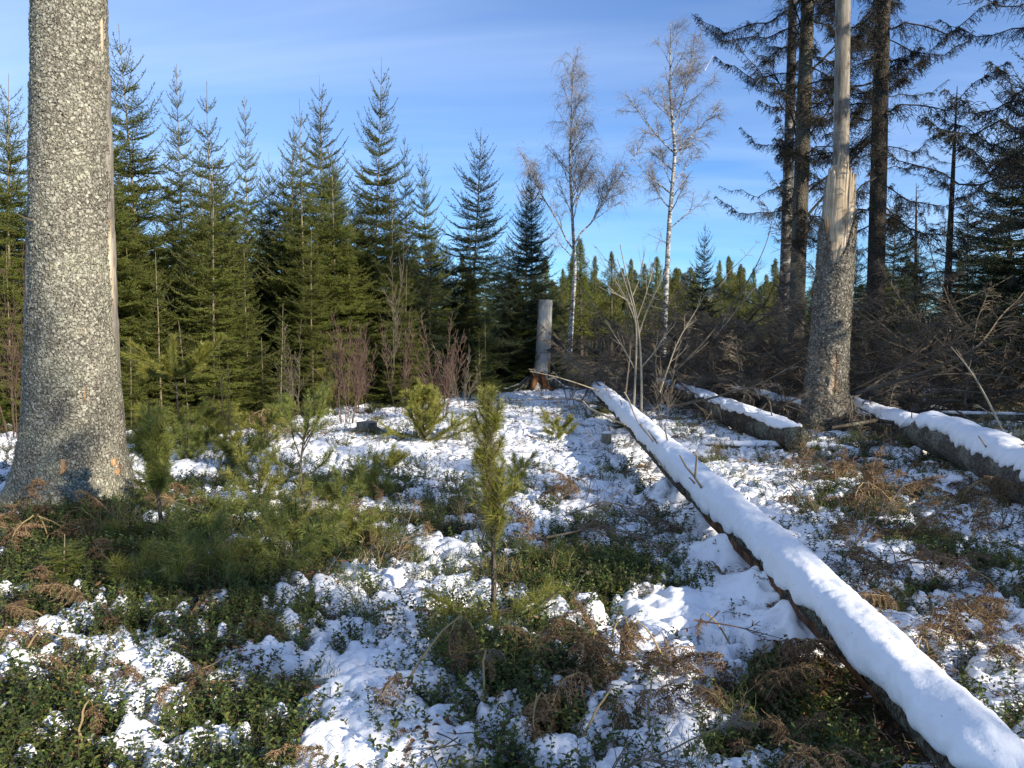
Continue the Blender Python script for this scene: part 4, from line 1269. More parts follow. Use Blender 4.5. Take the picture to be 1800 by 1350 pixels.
# long pale dead branches leaning out of the log
for (pa, pb, z0, z1, r) in (((1150, 800), (1175, 830), .42, .40, .012), ((1025, 706), (1098, 745), .6, .45, .014), ((1222, 838), (1226, 800), .5, .68, .010), ((1098, 690), (1122, 745), .9, .45, .010)):
    a_ = Wz(*pa, z0) if pa[1] < 700 else Wz(*pa, z0); b_ = Wz(*pb, z1)
    mb = MB(); mb.tubes(branch_path(a_ - np.array(root.location), unit(b_ - a_), np.linalg.norm(b_ - a_), 6, .02, 0, .05), np.linspace(r, r * .6, 6), 6, 0, True)
    mb.build('dead_branch', MAT['twig_pale'], root)
def gl(px, py, dz): p = G(px, py); p[2] += dz; return p
log('fallen_log', [gl(1480, 742, .27), gl(1530, 765, .24), gl(1600, 785, .20), gl(1652, 800, .16)], [.17, .19, .19, .15], 'short thick snow-topped log butting against the foot of the snapped tree', GL, (0.1, 1), 2, thick=.06, arc=55, stubs=2)
log('fallen_log', [gl(1622, 800, .30), gl(1680, 822, .26), gl(1760, 860, .22), gl(1850, 915, .2), gl(1990, 1000, .2)], [.20, .215, .22, .22, .21], 'thick snow-covered log leaving the picture at the right edge', GL, (0, 1), 3, thick=.075, arc=62, stubs=4, barkm='bark_broken')
log('fallen_log', [gl(1150, 702, .35), gl(1215, 728, .30), gl(1300, 765, .25), gl(1400, 800, .20)], [.13, .16, .17, .17], 'snow-striped log lying left of the snapped tree', GL, (0.05, 1), 4, thick=.05, arc=48, stubs=8, snow_gap=.05)
log('fallen_log', [gl(1275, 716, .28), gl(1330, 726, .26), gl(1425, 752, .2)], [.13, .15, .15], 'shorter snowy log directly behind the snow-striped one', GL, (.1, 1), 5, thick=.045, arc=45, stubs=4, snow_gap=.05)
log('fallen_log', [gl(1350, 688, .55), gl(1390, 700, .5), gl(1440, 715, .4)], [.14, .15, .15], 'small piece of snowy log showing farthest back left of the snapped tree', GL, (0, 1), 6, thick=.05, arc=50, stubs=2)
log('thin_log', [gl(1235, 792, .06), gl(1330, 795, .07), gl(1420, 797, .07), gl(1505, 802, .05)], [.035, .045, .045, .04], 'thin snow-lined pole lying across the ground before the snapped tree', None, (0, 1), 7, thick=.035, arc=70, stubs=2, cat='fallen pole')
log('thin_log', [gl(1590, 745, .16), gl(1700, 748, .15), gl(1830, 752, .15)], [.05, .055, .05], 'dark thin fallen trunk behind the thick right log', None, (.2, .9), 8, thick=.02, arc=40, stubs=3, cat='fallen pole', snow_gap=.03)
log('thin_log', [gl(905, 800, .03), gl(940, 801, .04), gl(965, 802, .03)], [.03, .035, .03], 'little snow-topped pole end on the open snow', None, (0, 1), 9, thick=.04, arc=75, cat='fallen pole')
log('thin_log', [gl(1460, 792, .30), gl(1540, 782, .34), gl(1640, 788, .28)], [.02, .028, .03], 'bare stick crossing in front of the short thick log', None, (.6, .9), 10, thick=.012, arc=40, cat='fallen pole')

# ------------------------------------------------------------------ small stumps
def stump(px, py, pytop, r, label, mat='bark_mid', cut='wood_orange', snowy=True, tilt=0, jag=False, roots=0):
    b = G(px, py); H = ztop(px, pytop, b[1]) - b[2]
    e = empty('stump', b); e.rotation_euler = (0, tilt, random.random())
    mb = MB(); trunk_tube(mb, [(0, 0, -.08), (0, 0, H * .4), (0, 0, H)], [r * 1.25, r * 1.05, r], 20, .18, 0, px, False, .03)
    mb.build('trunk', MAT[mat], e, True)
    mb = MB()
    if jag:
        for k in range(7):
            a = k * .9; x, y = math.cos(a) * r * .6, math.sin(a) * r * .6
            mb.tubes([(x, y, H - .1), (x * .95, y * .95, H + random.uniform(.02, .12))], [r * .42, .004], 5)
    mb.add([(r * math.cos(k * PI / 8), r * math.sin(k * PI / 8), H - .002) for k in range(16)] + [(0, 0, H + .006)], [(16, k, (k + 1) % 16) for k in range(16)])
    mb.build('cut_top', MAT[cut], e)
    if snowy:
        mb = MB(); V = []
        for q in range(5):
            f = q / 4
            for k in range(16):
                a = k * PI / 8; rr2 = r * (1.02 - .9 * f * f) * (1 + .07 * math.sin(3 * a + px)); V.append((rr2 * math.cos(a), rr2 * math.sin(a), H + .004 + .03 * math.sqrt(f)))
        mb.add(V, grid_faces(5, 16)); mb.add(V[-16:] , [tuple(range(0, 4)), (4, 5, 6, 7), (8, 9, 10, 11), (12, 13, 14, 15), (0, 4, 8, 12), (0, 3, 4, 4 + 0)][:5])
        mb.build('snow_cap', MAT['snow'], e, True)
    for k in range(roots):
        a = k * 2 * PI / roots + .3; n = 7; s_ = np.linspace(0, 1, n)
        mb = MB(); mb.tubes(np.stack([np.cos(a) * (r + .35 * s_), np.sin(a) * (r + .35 * s_), .10 * (1 - s_) ** 2 - .01 * s_], 1), .05 * (1 - .7 * s_), 7); mb.build('root', MAT[mat], e, True)
    return tag(e, label, 'stump')
stump(1065, 790, 762, .065, 'small sawn stump with snowy slanted top beside the long log', 'wood_grey', 'wood_fresh', tilt=.05)
stump(645, 768, 742, .15, 'low old grey stump with snow beside it, left of the bushy pine', 'wood_grey', 'wood_grey', False, roots=5)
stump(1681, 735, 697, .065, 'small jagged broken stump behind the thick right log', 'wood_orange', 'wood_orange', False, jag=True)

# ------------------------------------------------------------------ pine saplings
print('pines')
def pine(base, label, stem, branches, nl=.06, dens=320, leader=.5, mat='pine', r0=.012, nw=.0026, df=1.9, group='pine saplings in the clearing', name='pine_sapling', ang=34, dry=0):
    """stem: relative points; branches: (t on stem, azimuth deg, elevation deg, length, needled from)"""
    e = empty(name, base)
    rng = np.random.default_rng(int(abs(base[0]) * 1000) + len(branches))
    stem = np.asarray(stem, float)
    P, s, d = resample(stem, 16)
    mb = MB(); mb.tubes(P, np.linspace(r0, r0 * .35, 16), 8, 0, True); mb.build('trunk', MAT['twig_brown'] if r0 < .011 else MAT['bark_mid'], e, True)
    bt = MB(); cr = MB(); A = []; Bq = []
    k0 = int((1 - leader) * 15)
    A.append(P[k0:-1]); Bq.append(P[k0 + 1:])
    for (t_, az, el, L, nf) in branches:
        bp, ax = sub_at(P, np.array([t_]))
        a = R(az); q = R(el)
        dd = np.array([math.cos(a) * math.cos(q), math.sin(a) * math.cos(q), math.sin(q)])
        Q = branch_path(bp[0], dd, L, 8, .04, .22, .06, rng)
        bt.tubes(Q, np.linspace(r0 * .5, r0 * .25, 8), 5)
        i = int(nf * 7)
        A.append(Q[i:-1]); Bq.append(Q[i + 1:])
        for k_ in range(3 if L > .09 else 0):
            b2, a2 = sub_at(Q, np.array([rng.uniform(.35, .85)]))
            e2 = b2 + unit(a2 + rng.normal(0, .55, 3) + np.array([0, 0, .2])) * L * rng.uniform(.25, .45)
            A.append(b2); Bq.append(e2)
    if branches: bt.build('branches', MAT['twig_brown'], e)
    A = np.concatenate(A); Bq = np.concatenate(Bq)
    cr.needles(A, Bq, dens * df * (1.12 if base[1] < 7 else 1.35), nl, nw * (1.2 if base[1] < 7 else 1.35), ang * 1.25, 0, 0, rng)
    # denser brush right at the shoot tips
    cr.build('needles', MAT[mat], e)
    if dry:
        dr = MB(); dr.needles(A[:max(1, len(A) // 2)], Bq[:max(1, len(A) // 2)], dens * dry, nl, nw, 75, 0, 0, rng); dr.build('dry_needles', MAT['bracken'], e)
    return tag(e, label, 'pine sapling', group)
rp_ = random.Random(4)
# centre front: slender sapling
b = G(866, 1112); tp = Wy(860, 700, b[1]) - b; k = Wy(866, 900, b[1]) - b; k2 = Wy(853, 800, b[1]) - b
br = []
for i in range(52):
    t_ = .36 + .58 * i / 52
    br.append((t_, rp_.uniform(0, 360), rp_.uniform(50, 80), rp_.uniform(.07, .17) * (1.25 - t_ * .4), .1))
for az in (0, 30, -25): br.append((.80, az, 68, .15, .1))
for az in (170, 200): br.append((.66, az, 55, .13, .3))
for az in (10, 30): br.append((.55, az, 25, .16, .3))
for az in (185, 215, 245, 275, 300, 330, 0, 25): br.append((.09, az, 8, .36, .35))
pine(b, 'slender yellow-green pine sapling standing alone in the centre foreground', [(0, 0, 0), k * .35 + np.array([.01, 0, 0]), k, k2, tp], br, .060, 300, .62, 'pine_yellow', .0165, .0024, ang=38, dry=.10)
# left: dark oval crown near the big trunk
b = G(287, 955); tp = Wy(262, 735, b[1]) - b
br = [(.36 + .0108 * i, rp_.uniform(0, 360), rp_.uniform(38, 72), rp_.uniform(.10, .22), .05) for i in range(46)]
br += [(.12, a_, 0, .4, .5) for a_ in (-10, 160, 220, 300, 340)]
pine(b, 'dense dark green pine sapling with oval crown just right of the big trunk', [(0, 0, 0), tp * np.array([.3, 1, .35]), tp * .7, tp], br, .075, 330, .5, 'pine', .017, .0026, ang=36)
# the three-armed one
b = B(313, 9.6); tp = Wy(304, 592, b[1]) - b; c_ = Wy(308, 660, b[1]) - b
f_ = float(c_[2] / tp[2])
br = [(f_, 180, 28, .62, .05), (f_, 0, 30, .68, .05), (f_, 200, 10, .42, .05), (f_, -35, 12, .45, .05), (f_, 120, 30, .4, .1), (f_, 60, 30, .4, .1), (f_, 270, 20, .35, .1)]
br += [(.28, a_, 12, .5, .15) for a_ in (-10, 30, 170, 200, 250, 300)] + [(.12, a_, 5, .5, .15) for a_ in (0, 60, 120, 190, 240, 320)]
pine(b, 'pine sapling with upright leader and two raised side arms like a trident', [(0, 0, 0), c_ * .5, c_, tp], br, .085, 460, 1 - f_, 'pine_yellow', .018, .0055, ang=32)
# forked thin one in the left middle
b = G(537, 905); tp = Wy(540, 688, b[1]) - b
br = [(.45, 165, 70, .45, .55), (.5, -10, 60, .42, .5), (.55, 30, 62, .5, .45), (.6, 200, 60, .4, .4), (.7, 100, 50, .25, .3), (.75, 330, 40, .22, .3), (.3, 340, 30, .35, .5), (.8, 180, 40, .22, .2), (.85, 0, 50, .22, .2), (.35, 190, 25, .3, .5)]
br += [(.62, a_, 45, .3, .4) for a_ in (230, 300, 60)]
pine(b, 'thin forked pine sapling with bare lower stems and dark tufted top', [(0, 0, 0), tp * np.array([-1.5, 1, .4]) , tp * .7, tp], br, .06, 300, .35, 'pine', .014, .003)
# bushy yellow-green one
b = G(748, 783); tp = Wy(736, 668, b[1]) - b
br = [(.06 + .75 * i / 34, rp_.uniform(0, 360), rp_.uniform(15, 65), rp_.uniform(.25, .55) * (1.1 - .7 * i / 34), .1) for i in range(34)]
br += [(.1, 0, 8, .75, .2), (.15, 10, 15, .7, .3), (.1, 180, 10, .6, .2)]
pine(b, 'bushy yellow-green pine on the snow in front of the right reddish shrub', [(0, 0, 0), tp * .5, tp], br, .065, 300, .5, 'pine_yellow', .016, .0040, dry=.10)
b = G(578, 735); tp = Wy(574, 652, b[1]) - b
br = [(.2 + .6 * i / 12, rp_.uniform(0, 360), rp_.uniform(35, 65), rp_.uniform(.15, .32), .1) for i in range(12)]
pine(b, 'small upright pine behind the forked thin one', [(0, 0, 0), tp * .5, tp], br, .06, 260, .6, 'pine_yellow', .010, .0042)
b = G(320, 800); tp = Wy(318, 700, b[1]) - b
for (px, py, pyt, lab, mt, n_) in (
        (676, 836, 802, 'tiny yellow pine tuft alone on the open snow', 'pine_yellow', 9),
        (980, 775, 735, 'small yellow-tipped pine tuft between the stump and the log', 'pine_yellow', 9),
        (330, 815, 715, 'shaggy low pine beneath the trident-shaped one', 'pine', 16),
        (420, 830, 770, 'low green pine in shrubs right of the oval-crowned one', 'pine', 12),
        (610, 905, 835, 'low pine right of the forked thin one', 'pine', 12),
        (585, 985, 895, 'spreading low pine with long needles right below the forked one', 'pine', 12),
        (500, 1020, 930, 'shaggy needled pine seedling below the forked thin one', 'pine', 12),
        (560, 1000, 960, 'needle tuft beside the shaggy seedling', 'pine', 8),
        (660, 880, 830, 'low pine at the left rim of the open snow', 'pine', 10),
        (330, 1060, 960, 'shaggy dark pine seedling below the oval-crowned one', 'pine', 13),
        (455, 900, 815, 'yellow-green pine seedling rising from shrubs between oval-crowned and forked pines', 'pine_yellow', 12),
        (395, 800, 735, 'yellow-green pine seedling at the thicket edge right of the trident pine', 'pine_yellow', 12),
        (470, 790, 715, 'yellow-green pine seedling on the left rim of the clearing behind the forked pine', 'pine_yellow', 12),
        (520, 960, 885, 'yellow-green pine seedling close at the foot of the forked pine', 'pine_yellow', 12),
        (640, 965, 905, 'yellow-green pine seedling in shrubs left of the centre front sapling', 'pine_yellow', 11),
        (245, 1045, 985, 'yellow-green pine seedling below the right foot of the big trunk', 'pine_yellow', 11),
        (390, 1040, 975, 'yellow-green pine seedling beside the shaggy dark one', 'pine_yellow', 11),
        (215, 960, 925, 'yellowish needle tuft at the right foot of the big trunk', 'pine_yellow', 8),
        (905, 860, 810, 'small side pine touching the centre front sapling', 'pine_yellow', 10),
        (965, 1010, 955, 'pale green needle tuft right of the centre front sapling', 'pine', 9),
        (440, 1010, 950, 'needle tuft between the oval-crowned and forked pines', 'pine', 9),
        (400, 930, 880, 'low needled seedling right of the oval-crowned pine stem', 'pine', 9),
        (1500, 745, 715, 'dull needle tuft at the right foot of the snapped tree', 'pine', 8)):
    b = G(px, py); H = max(.1, ztop(px, pyt, b[1]) - b[2])
    br = [(rp_.uniform(.05, .7), rp_.uniform(0, 360), rp_.uniform(5, 55), rp_.uniform(.5, 1.0) * min(H * 1.2, .38), .2) for i in range(n_)]
    far = b[1] / 5
    pine(b, lab, [(0, 0, 0), (.01, 0, H * .5), (0, 0, H)], br, .062, 260, .6, mt, .007, .0024 * max(1, far), ang=42)

# small spruce at the lower left and dark seedlings
KIND['seedling'] = spruce_meshes(1.0, .42, 111, dens=220, tw=.035, whorl=.085, nl=.014, nw=.0022, sub_min=.06, start=.08)
HT['seedling'] = 1.0
for (px, py, pyt, wd_, lab) in ((112, 1035, 930, 1.7, 'small flat spruce seedling below the foot of the big trunk'),
                                (1640, 790, 745, 1.1, 'tiny spruce seedling by the right logs'),
                                (940, 838, 796, 1.2, 'dark spruce seedling right of the centre front sapling'),
                                (630, 860, 800, 1.6, 'little spruce seedling among shrubs beside the tiny yellow pine'),
                                (665, 748, 722, 2.2, 'low dark spruce seedling beside the old grey stump'),
                                (1100, 760, 700, 1.8, 'dark spruce seedling pressed against the far part of the long log'),
                                (260, 900, 800, 1.1, 'spruce seedling hidden behind the oval-crowned pine'),
                                (1060, 735, 690, 2.0, 'dark low spruce beside the roots of the tall stump')):
    b = G(px, py)
    put_tree('seedling', b[0], b[1], ztop(px, pyt, b[1]) - b[2], lab, 'spruce seedlings', name='spruce_seedling', cat='spruce seedling', wide=wd_)

# ------------------------------------------------------------------ bare shrubs and saplings
print('shrubs')
def bare_shrub(H, seed, stems, spread=.35, mats='twig_red', r0=.0075, twn=26, fork=2, twl=.45):
    rng = np.random.default_rng(seed)
    mb = MB(); tw = []
    for k in range(stems):
        a = rng.random() * 6.3; tl = rng.uniform(.02, spread)
        d = unit(np.array([math.cos(a) * tl, math.sin(a) * tl, 1.0]))
        L = H * rng.uniform(.6, 1.05)
        p0 = np.array([math.cos(a), math.sin(a), 0]) * rng.uniform(0, .12)
        Q = branch_path(p0, d, L, 12, -.02, .03, .10, rng)
        mb.tubes(Q, np.linspace(r0 * rng.uniform(.6, 1), .0025, 12), 5)
        for j in range(twn):
            t_ = rng.uniform(.2, .98)
            bp, ax = sub_at(Q, np.array([t_]))
            dd = unit(ax[0] + unit(rng.normal(0, 1, 3)) * .62)
            l = twl * H * .5 * (1.15 - t_) * rng.uniform(.5, 1.2)
            S = branch_path(bp[0], dd, l, 6, -.04, .04, .08, rng)
            mb.tubes(S, np.linspace(.0045, .0022, 6), 3)
            m = max(2, int(l / .09))
            for t2 in rng.uniform(.15, .95, m):
                b2, a2 = sub_at(S, np.array([t2]))
                tw.append(np.stack([b2[0], b2[0] + unit(a2[0] + unit(rng.normal(0, 1, 3)) * .7) * l * rng.uniform(.15, .4)]))
    mb.tubes(np.array(tw), np.array([.0028, .0018]), 3)
    return mb
def put_shrub(px, py, pyt, seed, stems, label, mats='twig_red', group='bare leafless shrubs', **k):
    b = G(px, py); H = ztop(px, pyt, b[1]) - b[2]
    o = bare_shrub(H, seed, stems, **k).build('bare_shrub', MAT[mats], None, False, b)
    return tag(o, label, 'shrub', group)
put_shrub(612, 752, 500, 1, 9, 'tall reddish leafless shrub, left of the two before the dark spruces', spread=.20)
put_shrub(628, 735, 560, 2, 7, 'lower purplish leafless shrub growing into the tall left one', spread=.3)
put_shrub(772, 745, 545, 3, 12, 'reddish leafless shrub right of the tall one, behind the bushy pine', spread=.34)
put_shrub(705, 735, 560, 4, 5, 'thin leafless shrub between the two reddish ones', spread=.25)
put_shrub(690, 720, 400, 5, 2, 'tall thin grey leafless sapling in the dark spruces', 'twig_grey', spread=.08)
put_shrub(402, 800, 560, 6, 2, 'two thin leafless whips rising in front of the thicket', 'twig_brown', spread=.1, twn=6)
put_shrub(20, 780, 420, 7, 6, 'tangled brown leafless shrub left of the big trunk', 'twig_red', spread=.25)
put_shrub(360, 740, 480, 8, 6, 'grey brown leafless twigs in front of the sunlit spruces', 'twig_grey', spread=.3)
put_shrub(255, 745, 600, 9, 6, 'dead brown twigs right beside the big trunk', 'twig_red', spread=.5)
put_shrub(520, 745, 560, 10, 5, 'grey leafless twigs at the thicket edge', 'twig_grey', spread=.4)
put_shrub(815, 720, 600, 11, 6, 'arching leafless twigs over the snow left of the tall stump', 'twig_grey', spread=.9)
put_shrub(1165, 770, 560, 12, 3, 'thin leafless sapling behind the long log', 'twig_grey', spread=.2)
put_shrub(1070, 700, 540, 13, 7, 'grey leafless bush right of the tall stump', 'twig_grey', spread=.35, r0=.016)
put_shrub(1150, 700, 500, 14, 8, 'grey leafless bush behind the pale forked saplings', 'twig_grey', spread=.5, r0=.014)
put_shrub(1010, 720, 600, 15, 6, 'low grey twigs at the roots of the tall stump', 'twig_grey', spread=.8)
# pale forked saplings behind the log
def pale(pts_px, Yd, r0, forks, label):
    pts = [Wy(px, py, Yd + dy) for (px, py, dy) in pts_px]
    pts[0][2] = float(th(pts[0][0], pts[0][1])) - .02
    e = empty('pale_sapling', pts[0]); b0 = pts[0]
    P, s, d = resample(np.array(pts) - b0, 24)
    mb = MB(); mb.tubes(P, np.linspace(r0, r0 * .3, 24), 8, 0, True); mb.build('trunk', MAT['twig_pale'], e, True)
    for fk in forks:
        Q, _, _ = resample(np.array([Wy(px, py, Yd + dy) for (px, py, dy) in fk]) - b0, 12)
        mb = MB(); mb.tubes(Q, np.linspace(r0 * .5, r0 * .2, 12), 6, 0)
        for j in range(7):
            bp, ax = sub_at(Q, np.array([random.uniform(.3, .98)])); dd = unit(ax[0] + np.random.default_rng(j).normal(0, .5, 3))
            mb.tubes(branch_path(bp[0], dd, random.uniform(.15, .4), 5, 0, .05, .1), np.linspace(.004, .002, 5), 4)
        mb.build('branch', MAT['twig_pale'], e)
    return tag(e, label, 'sapling', 'pale forked saplings behind the log')
pale([(1112, 730, 0), (1118, 640, 0), (1120, 560, 0), (1100, 500, 0), (1085, 455, 0)], 11.2, .020,
     [[(1120, 575, 0), (1105, 530, 0), (1080, 490, 0), (1062, 465, 0)], [(1120, 560, 0), (1135, 520, 0), (1148, 470, 0)], [(1117, 650, 0), (1095, 610, .1), (1080, 590, .2)]], 'pale bent sapling, left one of the crossing pair behind the log')
pale([(1128, 745, 0), (1128, 660, 0), (1124, 580, 0), (1112, 520, 0), (1098, 475, 0), (1090, 430, 0)], 10.8, .020,
     [[(1124, 585, 0), (1138, 540, 0), (1160, 500, 0), (1180, 455, 0)], [(1112, 520, 0), (1125, 490, 0), (1132, 450, 0)], [(1128, 645, 0), (1150, 620, 0), (1170, 590, 0)], [(1118, 545, 0), (1100, 525, 0), (1070, 510, 0)]], 'pale upright sapling, right one of the crossing pair behind the log')

# ------------------------------------------------------------------ brushwood of dead branches
print('brush')
def dead_branch(L, seed, dens=1.0, r0=.014, droop=.12):
    rng = np.random.default_rng(seed)
    mb = MB(); Q = branch_path((0, 0, 0), (1, 0, 0), L, 12, droop, .0, .07, rng)
    mb.tubes(Q, np.linspace(r0, .003, 12), 5)
    m = int(L / .07 * dens); tw = []; tw2 = []
    tt = rng.uniform(.12, 1, m)
    bp, ax = sub_at(Q, tt)
    for sgn in (-1, 1):
        side = np.array([0, 1.0, 0]) * sgn
        d = unit(ax * rng.uniform(.5, 1.1, (m, 1)) + side * rng.uniform(.3, 1.1, (m, 1)) + rng.normal(0, .3, (m, 3)) + np.array([0, 0, -.25]))
        l = (.42 * L * (1.1 - tt) * rng.uniform(.3, 1, m) * .6 + .08)[:, None]
        mid = bp + d * l * .5 + rng.normal(0, .01, (m, 3)); e = mid + unit(d + np.array([0, 0, -.45])) * l * .5
        tw.append(np.stack([bp, mid, e], 1))
        for k in range(4):
            t2 = rng.uniform(.2, 1, (m, 1)); b2 = bp + (e - bp) * t2
            tw2.append(np.stack([b2, b2 + unit(d + rng.normal(0, .7, (m, 3)) + np.array([0, 0, -.3])) * l * rng.uniform(.15, .45, (m, 1))], 1))
    mb.tubes(np.concatenate(tw), np.array([.0042, .0034, .0022]), 3)
    mb.tubes(np.concatenate(tw2), np.array([.0028, .0018]), 3)
    return mb
brs = [dead_branch(l, 600 + i, d_, .030 if i > 4 else .014).mesh('dead_branch', MAT[mt_]) for i, (l, d_, mt_) in enumerate(((2.6, 1.0, 'twig_grey'), (2.0, 1.2, 'twig_brown'), (3.2, .8, 'twig_grey'), (1.5, 1.3, 'twig_brown'), (2.4, 1.0, 'twig_brown'), (3.6, .25, 'twig_grey'), (2.8, .3, 'bark_mid')))]
rng = np.random.default_rng(31)
pts = []; eul = []; scl = []; idx = []
def brush(n, pxr, Yr, zr, el=(-25, 40), sc=(.7, 1.2)):
    for i in range(n):
        Yd = rng.uniform(*Yr); px = rng.uniform(*pxr); p = B(px, Yd)
        pts.append((p[0], p[1], p[2] + rng.uniform(*zr) * rng.random() ** .6)); eul.append((rng.normal(0, .5), -R(rng.uniform(*el)), rng.random() * 6.3)); scl.append(rng.uniform(*sc)); idx.append(rng.integers(0, 5) if rng.random() < .86 else rng.integers(5, 7))
brush(190, (1170, 1440), (13.5, 19), (0, 2.1)); brush(70, (1110, 1210), (14.5, 19), (0, 1.2)); brush(190, (1470, 1870), (12.5, 19), (.1, 2.2), (-30, 55)); brush(60, (1180, 1900), (19, 24), (.3, 2.4)); brush(60, (1030, 1190), (19.8, 23), (0, 1.7))
brush(50, (1480, 1850), (11.5, 14), (0, .9)); brush(30, (1150, 1420), (11.8, 14), (0, .45)); brush(8, (1030, 1080), (18.5, 20), (0, .3), (-5, 30), (.4, .7)); brush(26, (1500, 1640), (9.5, 11), (0, .30), sc=(.3, .6))
brush(24, (1030, 1150), (11, 15), (0, .3), sc=(.4, .8)); brush(20, (1390, 1560), (9.2, 10.4), (0, .25), (-20, 40), sc=(.25, .5))
scatter('brushwood', pts, eul, scl, idx, brs, 'tangled mass of dead grey-brown branches piled behind the logs', cat='brushwood')

def stick(pts_px, r, label, mat='twig_grey', twigs=12, group=None, twl=.35):
    pts = np.array([Wy(px, py, Yd) for (px, py, Yd) in pts_px]); b0 = pts[0].copy()
    Q, _, _ = resample(pts - b0, 20)
    e = empty('dead_bough', b0); rg = np.random.default_rng(int(b0[0] * 100) % 999)
    mb = MB(); mb.tubes(Q, np.linspace(r, r * .25, 20), 7, 0, True); mb.build('limb', MAT[mat], e, True)
    if twigs:
        mb = MB()
        for j in range(twigs):
            bp, ax = sub_at(Q, np.array([rg.uniform(.1, .98)])); dd = unit(ax[0] + unit(rg.normal(0, 1, 3)) * .7)
            l = rg.uniform(.3, 1.0) * twl
            S = branch_path(bp[0], dd, l, 6, .05, .05, .12, rg)
            mb.tubes(S, np.linspace(r * .25 + .001, .0018, 6), 4)
            for k in range(4):
                b2, a2 = sub_at(S, np.array([rg.uniform(.2, .95)])); mb.tubes([b2[0], b2[0] + unit(a2[0] + rg.normal(0, .6, 3)) * l * .4], [.0025, .0016], 3)
        mb.build('twigs', MAT[mat], e)
    return tag(e, label, 'dead branch', group)
stick([(1505, 692, 11), (1640, 650, 10.5), (1740, 600, 10), (1830, 548, 9.6)], .028, 'long dark bough slanting up from the snapped tree foot to the right edge', 'twig_brown', 10)
stick([(1775, 785, 8.4), (1745, 720, 8.6), (1710, 655, 8.8), (1672, 610, 9)], .017, 'pale curved stick standing in the thick right log', 'twig_pale', 3)
stick([(1500, 700, 11.5), (1580, 645, 12), (1640, 590, 12.5), (1662, 560, 13)], .022, 'bough with forked tip slanting behind the snapped tree', 'twig_brown', 14)
stick([(1180, 660, 13), (1240, 600, 13), (1300, 520, 13), (1345, 440, 13.2), (1355, 400, 13.4)], .020, 'long arching grey bough left of the birch trunk', 'twig_grey', 14)
stick([(1200, 640, 14), (1260, 590, 14), (1330, 500, 14), (1360, 480, 14)], .014, 'thinner grey bough parallel to the arching one', 'twig_pale', 10)
stick([(1070, 690, 14), (1020, 650, 14), (985, 600, 14), (962, 570, 13.8)], .016, 'grey branch reaching across the right side of the tall stump', 'twig_grey', 8)
stick([(1060, 690, 13.5), (1010, 672, 13.3), (970, 660, 13.2), (932, 653, 13)], .014, 'grey branch lying across the foot of the tall stump', 'twig_pale', 4)
stick([(1080, 720, 12.5), (1010, 700, 12.8), (950, 702, 13), (890, 705, 12.8)], .016, 'dark branch lying on the snow before the tall stump', 'twig_brown', 8)
stick([(1380, 560, 15), (1440, 600, 14), (1500, 660, 13)], .014, 'grey bough sagging behind the snapped tree', 'twig_grey', 10)
stick([(1530, 700, 12), (1620, 660, 12), (1700, 655, 12), (1790, 665, 12)], .014, 'thin bent bough lying low over the brush', 'twig_grey', 12)
stick([(1160, 690, 12), (1190, 600, 12), (1215, 560, 12), (1250, 500, 12)], .012, 'thin pale rod leaning right beside the forked saplings', 'twig_pale', 10)
stick([(1100, 690, 13), (1110, 600, 13), (1100, 540, 13)], .016, 'upright grey dead stem left of the forked saplings', 'twig_grey', 14)
stick([(1390, 850, 7.2), (1440, 905, 6.3)], .008, 'thin stick on the snow in front of the snapped tree', 'twig_pale', 3)
stick([(1220, 1090, 3.6), (1290, 1100, 3.5), (1372, 1122, 3.45)], .005, 'reddish twig arching over snow left of the long log', 'twig_red', 3, twl=.12)
stick([(1555, 935, 5.3), (1610, 925, 5.5), (1690, 905, 5.8)], .010, 'pale stick lying over bracken right of the long log', 'twig_pale', 3, twl=.2)
stick([(1360, 950, 4.9), (1410, 955, 5.0), (1400, 990, 4.8)], .006, 'small grey twig propped on the long log edge', 'twig_grey', 4, twl=.2)
stick([(960, 945, 4.9), (1060, 925, 5.2), (1130, 945, 5.0), (1200, 975, 4.7)], .008, 'arched grey branch with fine twigs over shrubs left of the log', 'twig_grey', 22, twl=.45)
stick([(1000, 905, 5.6), (1060, 880, 5.8), (1140, 900, 5.7)], .007, 'grey twiggy branch above the shrub patch left of the log', 'twig_grey', 20, twl=.4)
stick([(1480, 985, 4.7), (1560, 890, 5.9), (1590, 850, 6.5)], .009, 'grey branch leaning over brown bracken right of the log', 'twig_grey', 18, twl=.4)

# ------------------------------------------------------------------ dwarf shrubs, bracken, grass
print('ground cover')
def berry_plant(seed, H=.13, nlv=16, ls=.017, stems=3):
    rng = np.random.default_rng(seed); mb = MB()
    for k in range(stems):
        a = rng.random() * 6.3; d = unit(np.array([math.cos(a) * .5, math.sin(a) * .5, 1]))
        Q = branch_path((math.cos(a) * .01, math.sin(a) * .01, -.03), d, H * rng.uniform(.7, 1.1) + .03, 5, 0, 0, .12, rng)
        mb.tubes(Q, np.linspace(.0014, .0008, 5), 3, 1)
        t_ = np.linspace(.3, 1, nlv); bp, ax = sub_at(Q, t_ * .999)
        an = np.arange(nlv) * 2.4 + rng.random() * 6
        out_ = np.stack([np.cos(an), np.sin(an), np.full(nlv, .35) + rng.normal(0, .25, nlv)], 1)
        mb.leaves(bp, out_, np.array([[0, 0, 1.0]]) + rng.normal(0, .3, (nlv, 3)), ls * rng.uniform(.7, 1.25, nlv), ls * .62 * rng.uniform(.8, 1.2, nlv), 0, .18)
    return mb.mesh('dwarf_shrub', [MAT['leaf'], MAT['twig_brown']])
berries = [berry_plant(700 + i, H=.10 + .015 * i, nlv=12 + 2 * i, ls=.0165 + .0012 * (i % 3)) for i in range(5)]
